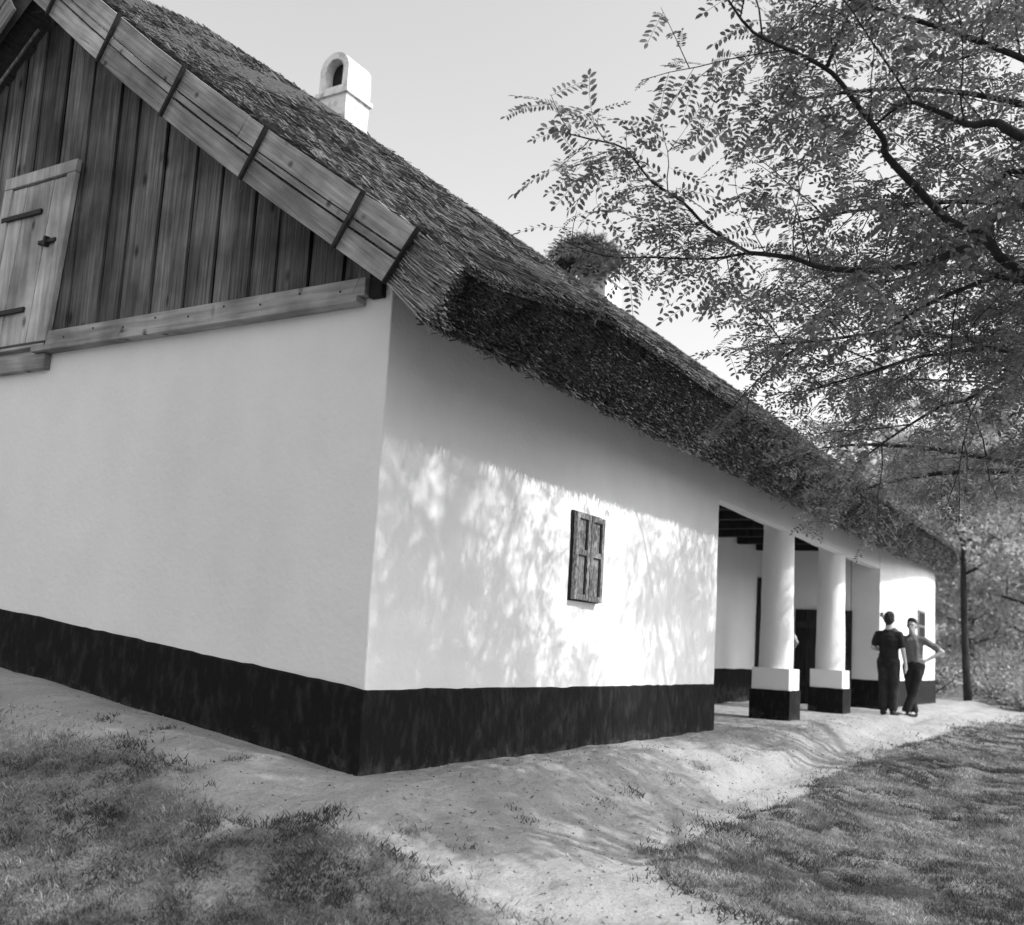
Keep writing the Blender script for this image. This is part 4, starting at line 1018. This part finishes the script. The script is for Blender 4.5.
# third tree behind the camera, shading the near grass
b3 = (-2.2, -7.4, float(gz(-2.2, -7.4)))
limbs3 = [([(-2.2, -7.3, 2.0 + .3 * k), (-2.2 + a * .5, -7.3 + b * .45, 3.0 + .3 * k), (-2.2 + a, -7.3 + b, 3.8 + .25 * k), (-2.2 + a * 1.4, -7.3 + b * 1.4, 4.1 + .25 * k)], .06, .006, .25, {'len': 1.6})
          for k, (a, b) in enumerate(((-1.2, 2.0), (.2, 2.4), (1.5, 1.8), (-2.0, .6), (2.0, .3), (-.6, 1.2), (.8, -1.0)))]
locust('locust tree out of view behind the camera shading the near grass', b3,
       [b3, (-2.2, -7.35, 1.2), (-2.2, -7.3, 2.4), (-2.2, -7.3, 4.4)], [.22, .17, .13, .05], limbs3, 'locust trees',
       leaf_step=.085, step=.10, size=(.18, .27), sub=2)

# woodland edge beyond the far end of the house
def leaf_cards(P, size, nrm_bias):
    n = len(P); N = unit(RS.normal(0, 1, (n, 3)) + nrm_bias); a = unit(np.cross(N, RS.normal(size=(n, 3)))); b = np.cross(N, a)
    L = size * RS.uniform(.7, 1.3, n); W = L * .55
    Vq = np.stack([P - a * L[:, None], P + b * W[:, None] + N * (L * .15)[:, None], P + a * L[:, None], P - b * W[:, None] + N * (L * .15)[:, None]], 1).reshape(-1, 3)
    return Vq, np.arange(4 * n).reshape(n, 4)
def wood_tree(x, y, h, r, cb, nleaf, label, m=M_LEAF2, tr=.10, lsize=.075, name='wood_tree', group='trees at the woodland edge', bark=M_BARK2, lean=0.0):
    z = float(gz(x, y)); T = empty(name, (x, y, z)); tag(T, label, 'tree', group)
    pts = [Vector((x + lean * t * t * h * .3 + .10 * h * .1 * math.sin(3 * t + x), y + .04 * h * .3 * math.sin(4 * t + y), z - .05 + h * .93 * t)) for t in np.linspace(0, 1, 9)]
    bm = bmesh.new(); tube(bm, pts, [tr * (1 - .85 * i / 8) + .008 for i in range(9)], 9, .06); link('trunk', bm_mesh('trunk', bm, True), bark, T)
    clumps = []; bm = bmesh.new()
    nl = 13
    for k in range(nl):
        t = cb + (0.97 - cb) * (k + .5) / nl; p, tg = along(pts, plen(pts) * t)
        a = k * 2.4 + x; L = r * (1.05 - .6 * abs((t - cb) / (1 - cb) - .35)) * random.uniform(.7, 1.15)
        d = Vector((math.cos(a), math.sin(a), random.uniform(.25, .7)))
        bp = grow(p, d, L, 5, .03, .12); tube(bm, bp, [tr * .38 * (1 - .8 * i / 5) + .005 for i in range(6)], 6)
        for q in (.45, .7, 1.0): pp, _ = along(bp, L * q); clumps.append((pp, r * random.uniform(.22, .40)))
        for q in range(3):
            pp, tt = along(bp, L * random.uniform(.3, .9)); b2_ = grow(pp, (tt + Vector((random.gauss(0, .7), random.gauss(0, .7), random.gauss(.1, .4)))), L * .4, 4, .03, .15)
            tube(bm, b2_, [tr * .14 * (1 - .7 * i / 4) + .004 for i in range(5)], 5); clumps.append((b2_[-1], r * random.uniform(.16, .32)))
    link('branches', bm_mesh('branches', bm, True), bark, T)
    C = np.array([c[0] for c in clumps]); Rr = np.array([c[1] for c in clumps]); w = Rr ** 2; idx_ = RS.choice(len(C), nleaf, p=w / w.sum())
    off = unit(RS.normal(size=(nleaf, 3))) * (RS.rand(nleaf) ** .5)[:, None]; off[:, 2] *= .6
    P = C[idx_] + off * Rr[idx_][:, None]
    tag(link('crown', mesh_np('crown', *leaf_cards(P, lsize, np.array([0, 0, .6]))), m, T), kind='stuff')
    return T
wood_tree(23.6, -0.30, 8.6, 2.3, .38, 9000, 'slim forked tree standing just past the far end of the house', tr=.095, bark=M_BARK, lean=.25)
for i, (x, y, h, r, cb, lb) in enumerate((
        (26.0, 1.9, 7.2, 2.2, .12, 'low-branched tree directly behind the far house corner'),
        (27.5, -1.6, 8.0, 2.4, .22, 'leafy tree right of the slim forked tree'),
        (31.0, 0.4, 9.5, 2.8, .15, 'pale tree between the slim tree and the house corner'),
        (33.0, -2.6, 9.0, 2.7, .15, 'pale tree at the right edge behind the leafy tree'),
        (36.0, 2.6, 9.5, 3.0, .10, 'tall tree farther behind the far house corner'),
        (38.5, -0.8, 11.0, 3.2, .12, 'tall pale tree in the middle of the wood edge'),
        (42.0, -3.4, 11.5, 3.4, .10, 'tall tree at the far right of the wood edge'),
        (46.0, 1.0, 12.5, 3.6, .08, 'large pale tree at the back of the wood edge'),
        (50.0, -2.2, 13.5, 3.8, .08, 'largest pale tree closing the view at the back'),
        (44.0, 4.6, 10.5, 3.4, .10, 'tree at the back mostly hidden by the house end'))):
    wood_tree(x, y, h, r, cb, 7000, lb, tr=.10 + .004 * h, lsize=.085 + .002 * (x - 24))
def bush(x, y, rx, h, n_, label):
    z = float(gz(x, y)); T = empty('bush', (x, y, z)); tag(T, label, 'bush', 'bushes below the wood edge')
    bm = bmesh.new(); tips = []
    for k in range(11):
        a = k * 2.4; g = grow((x + .1 * math.cos(a), y + .1 * math.sin(a), z - .03), (math.cos(a) * .7, math.sin(a) * .7, 1.0), h * random.uniform(.7, 1.05), 5, .03, .13)
        tube(bm, g, [.018 * (1 - .7 * i / 5) + .003 for i in range(6)], 5); tips += g[2:]
    link('stems', bm_mesh('stems', bm, True), M_BARK, T)
    C = np.array(tips); i_ = RS.choice(len(C), n_); P = C[i_] + RS.normal(0, .30 * rx, (n_, 3)) * np.array([1, 1, .6]); P[:, 2] = np.maximum(P[:, 2], z + .04)
    tag(link('leaves', mesh_np('leaves', *leaf_cards(P, .05, np.array([0, 0, .5]))), M_BUSH, T), kind='stuff')
for a in ((24.6, -1.2, .9, 1.3, 2600, 'rounded bush right of the slim tree foot'), (26.5, -2.0, 1.0, 1.5, 2800, 'bush at the right picture edge beside the path end'),
          (25.0, 0.9, .9, 1.6, 2600, 'bush against the far house corner'), (29.0, -1.0, 1.3, 1.9, 3200, 'wide bush behind the slim tree'),
          (32.0, -2.0, 1.5, 2.2, 3200, 'tall bush farther back at the right edge'), (22.8, -1.75, .6, .7, 1500, 'small dark bush nearest the grass at the right edge')):
    bush(*a)
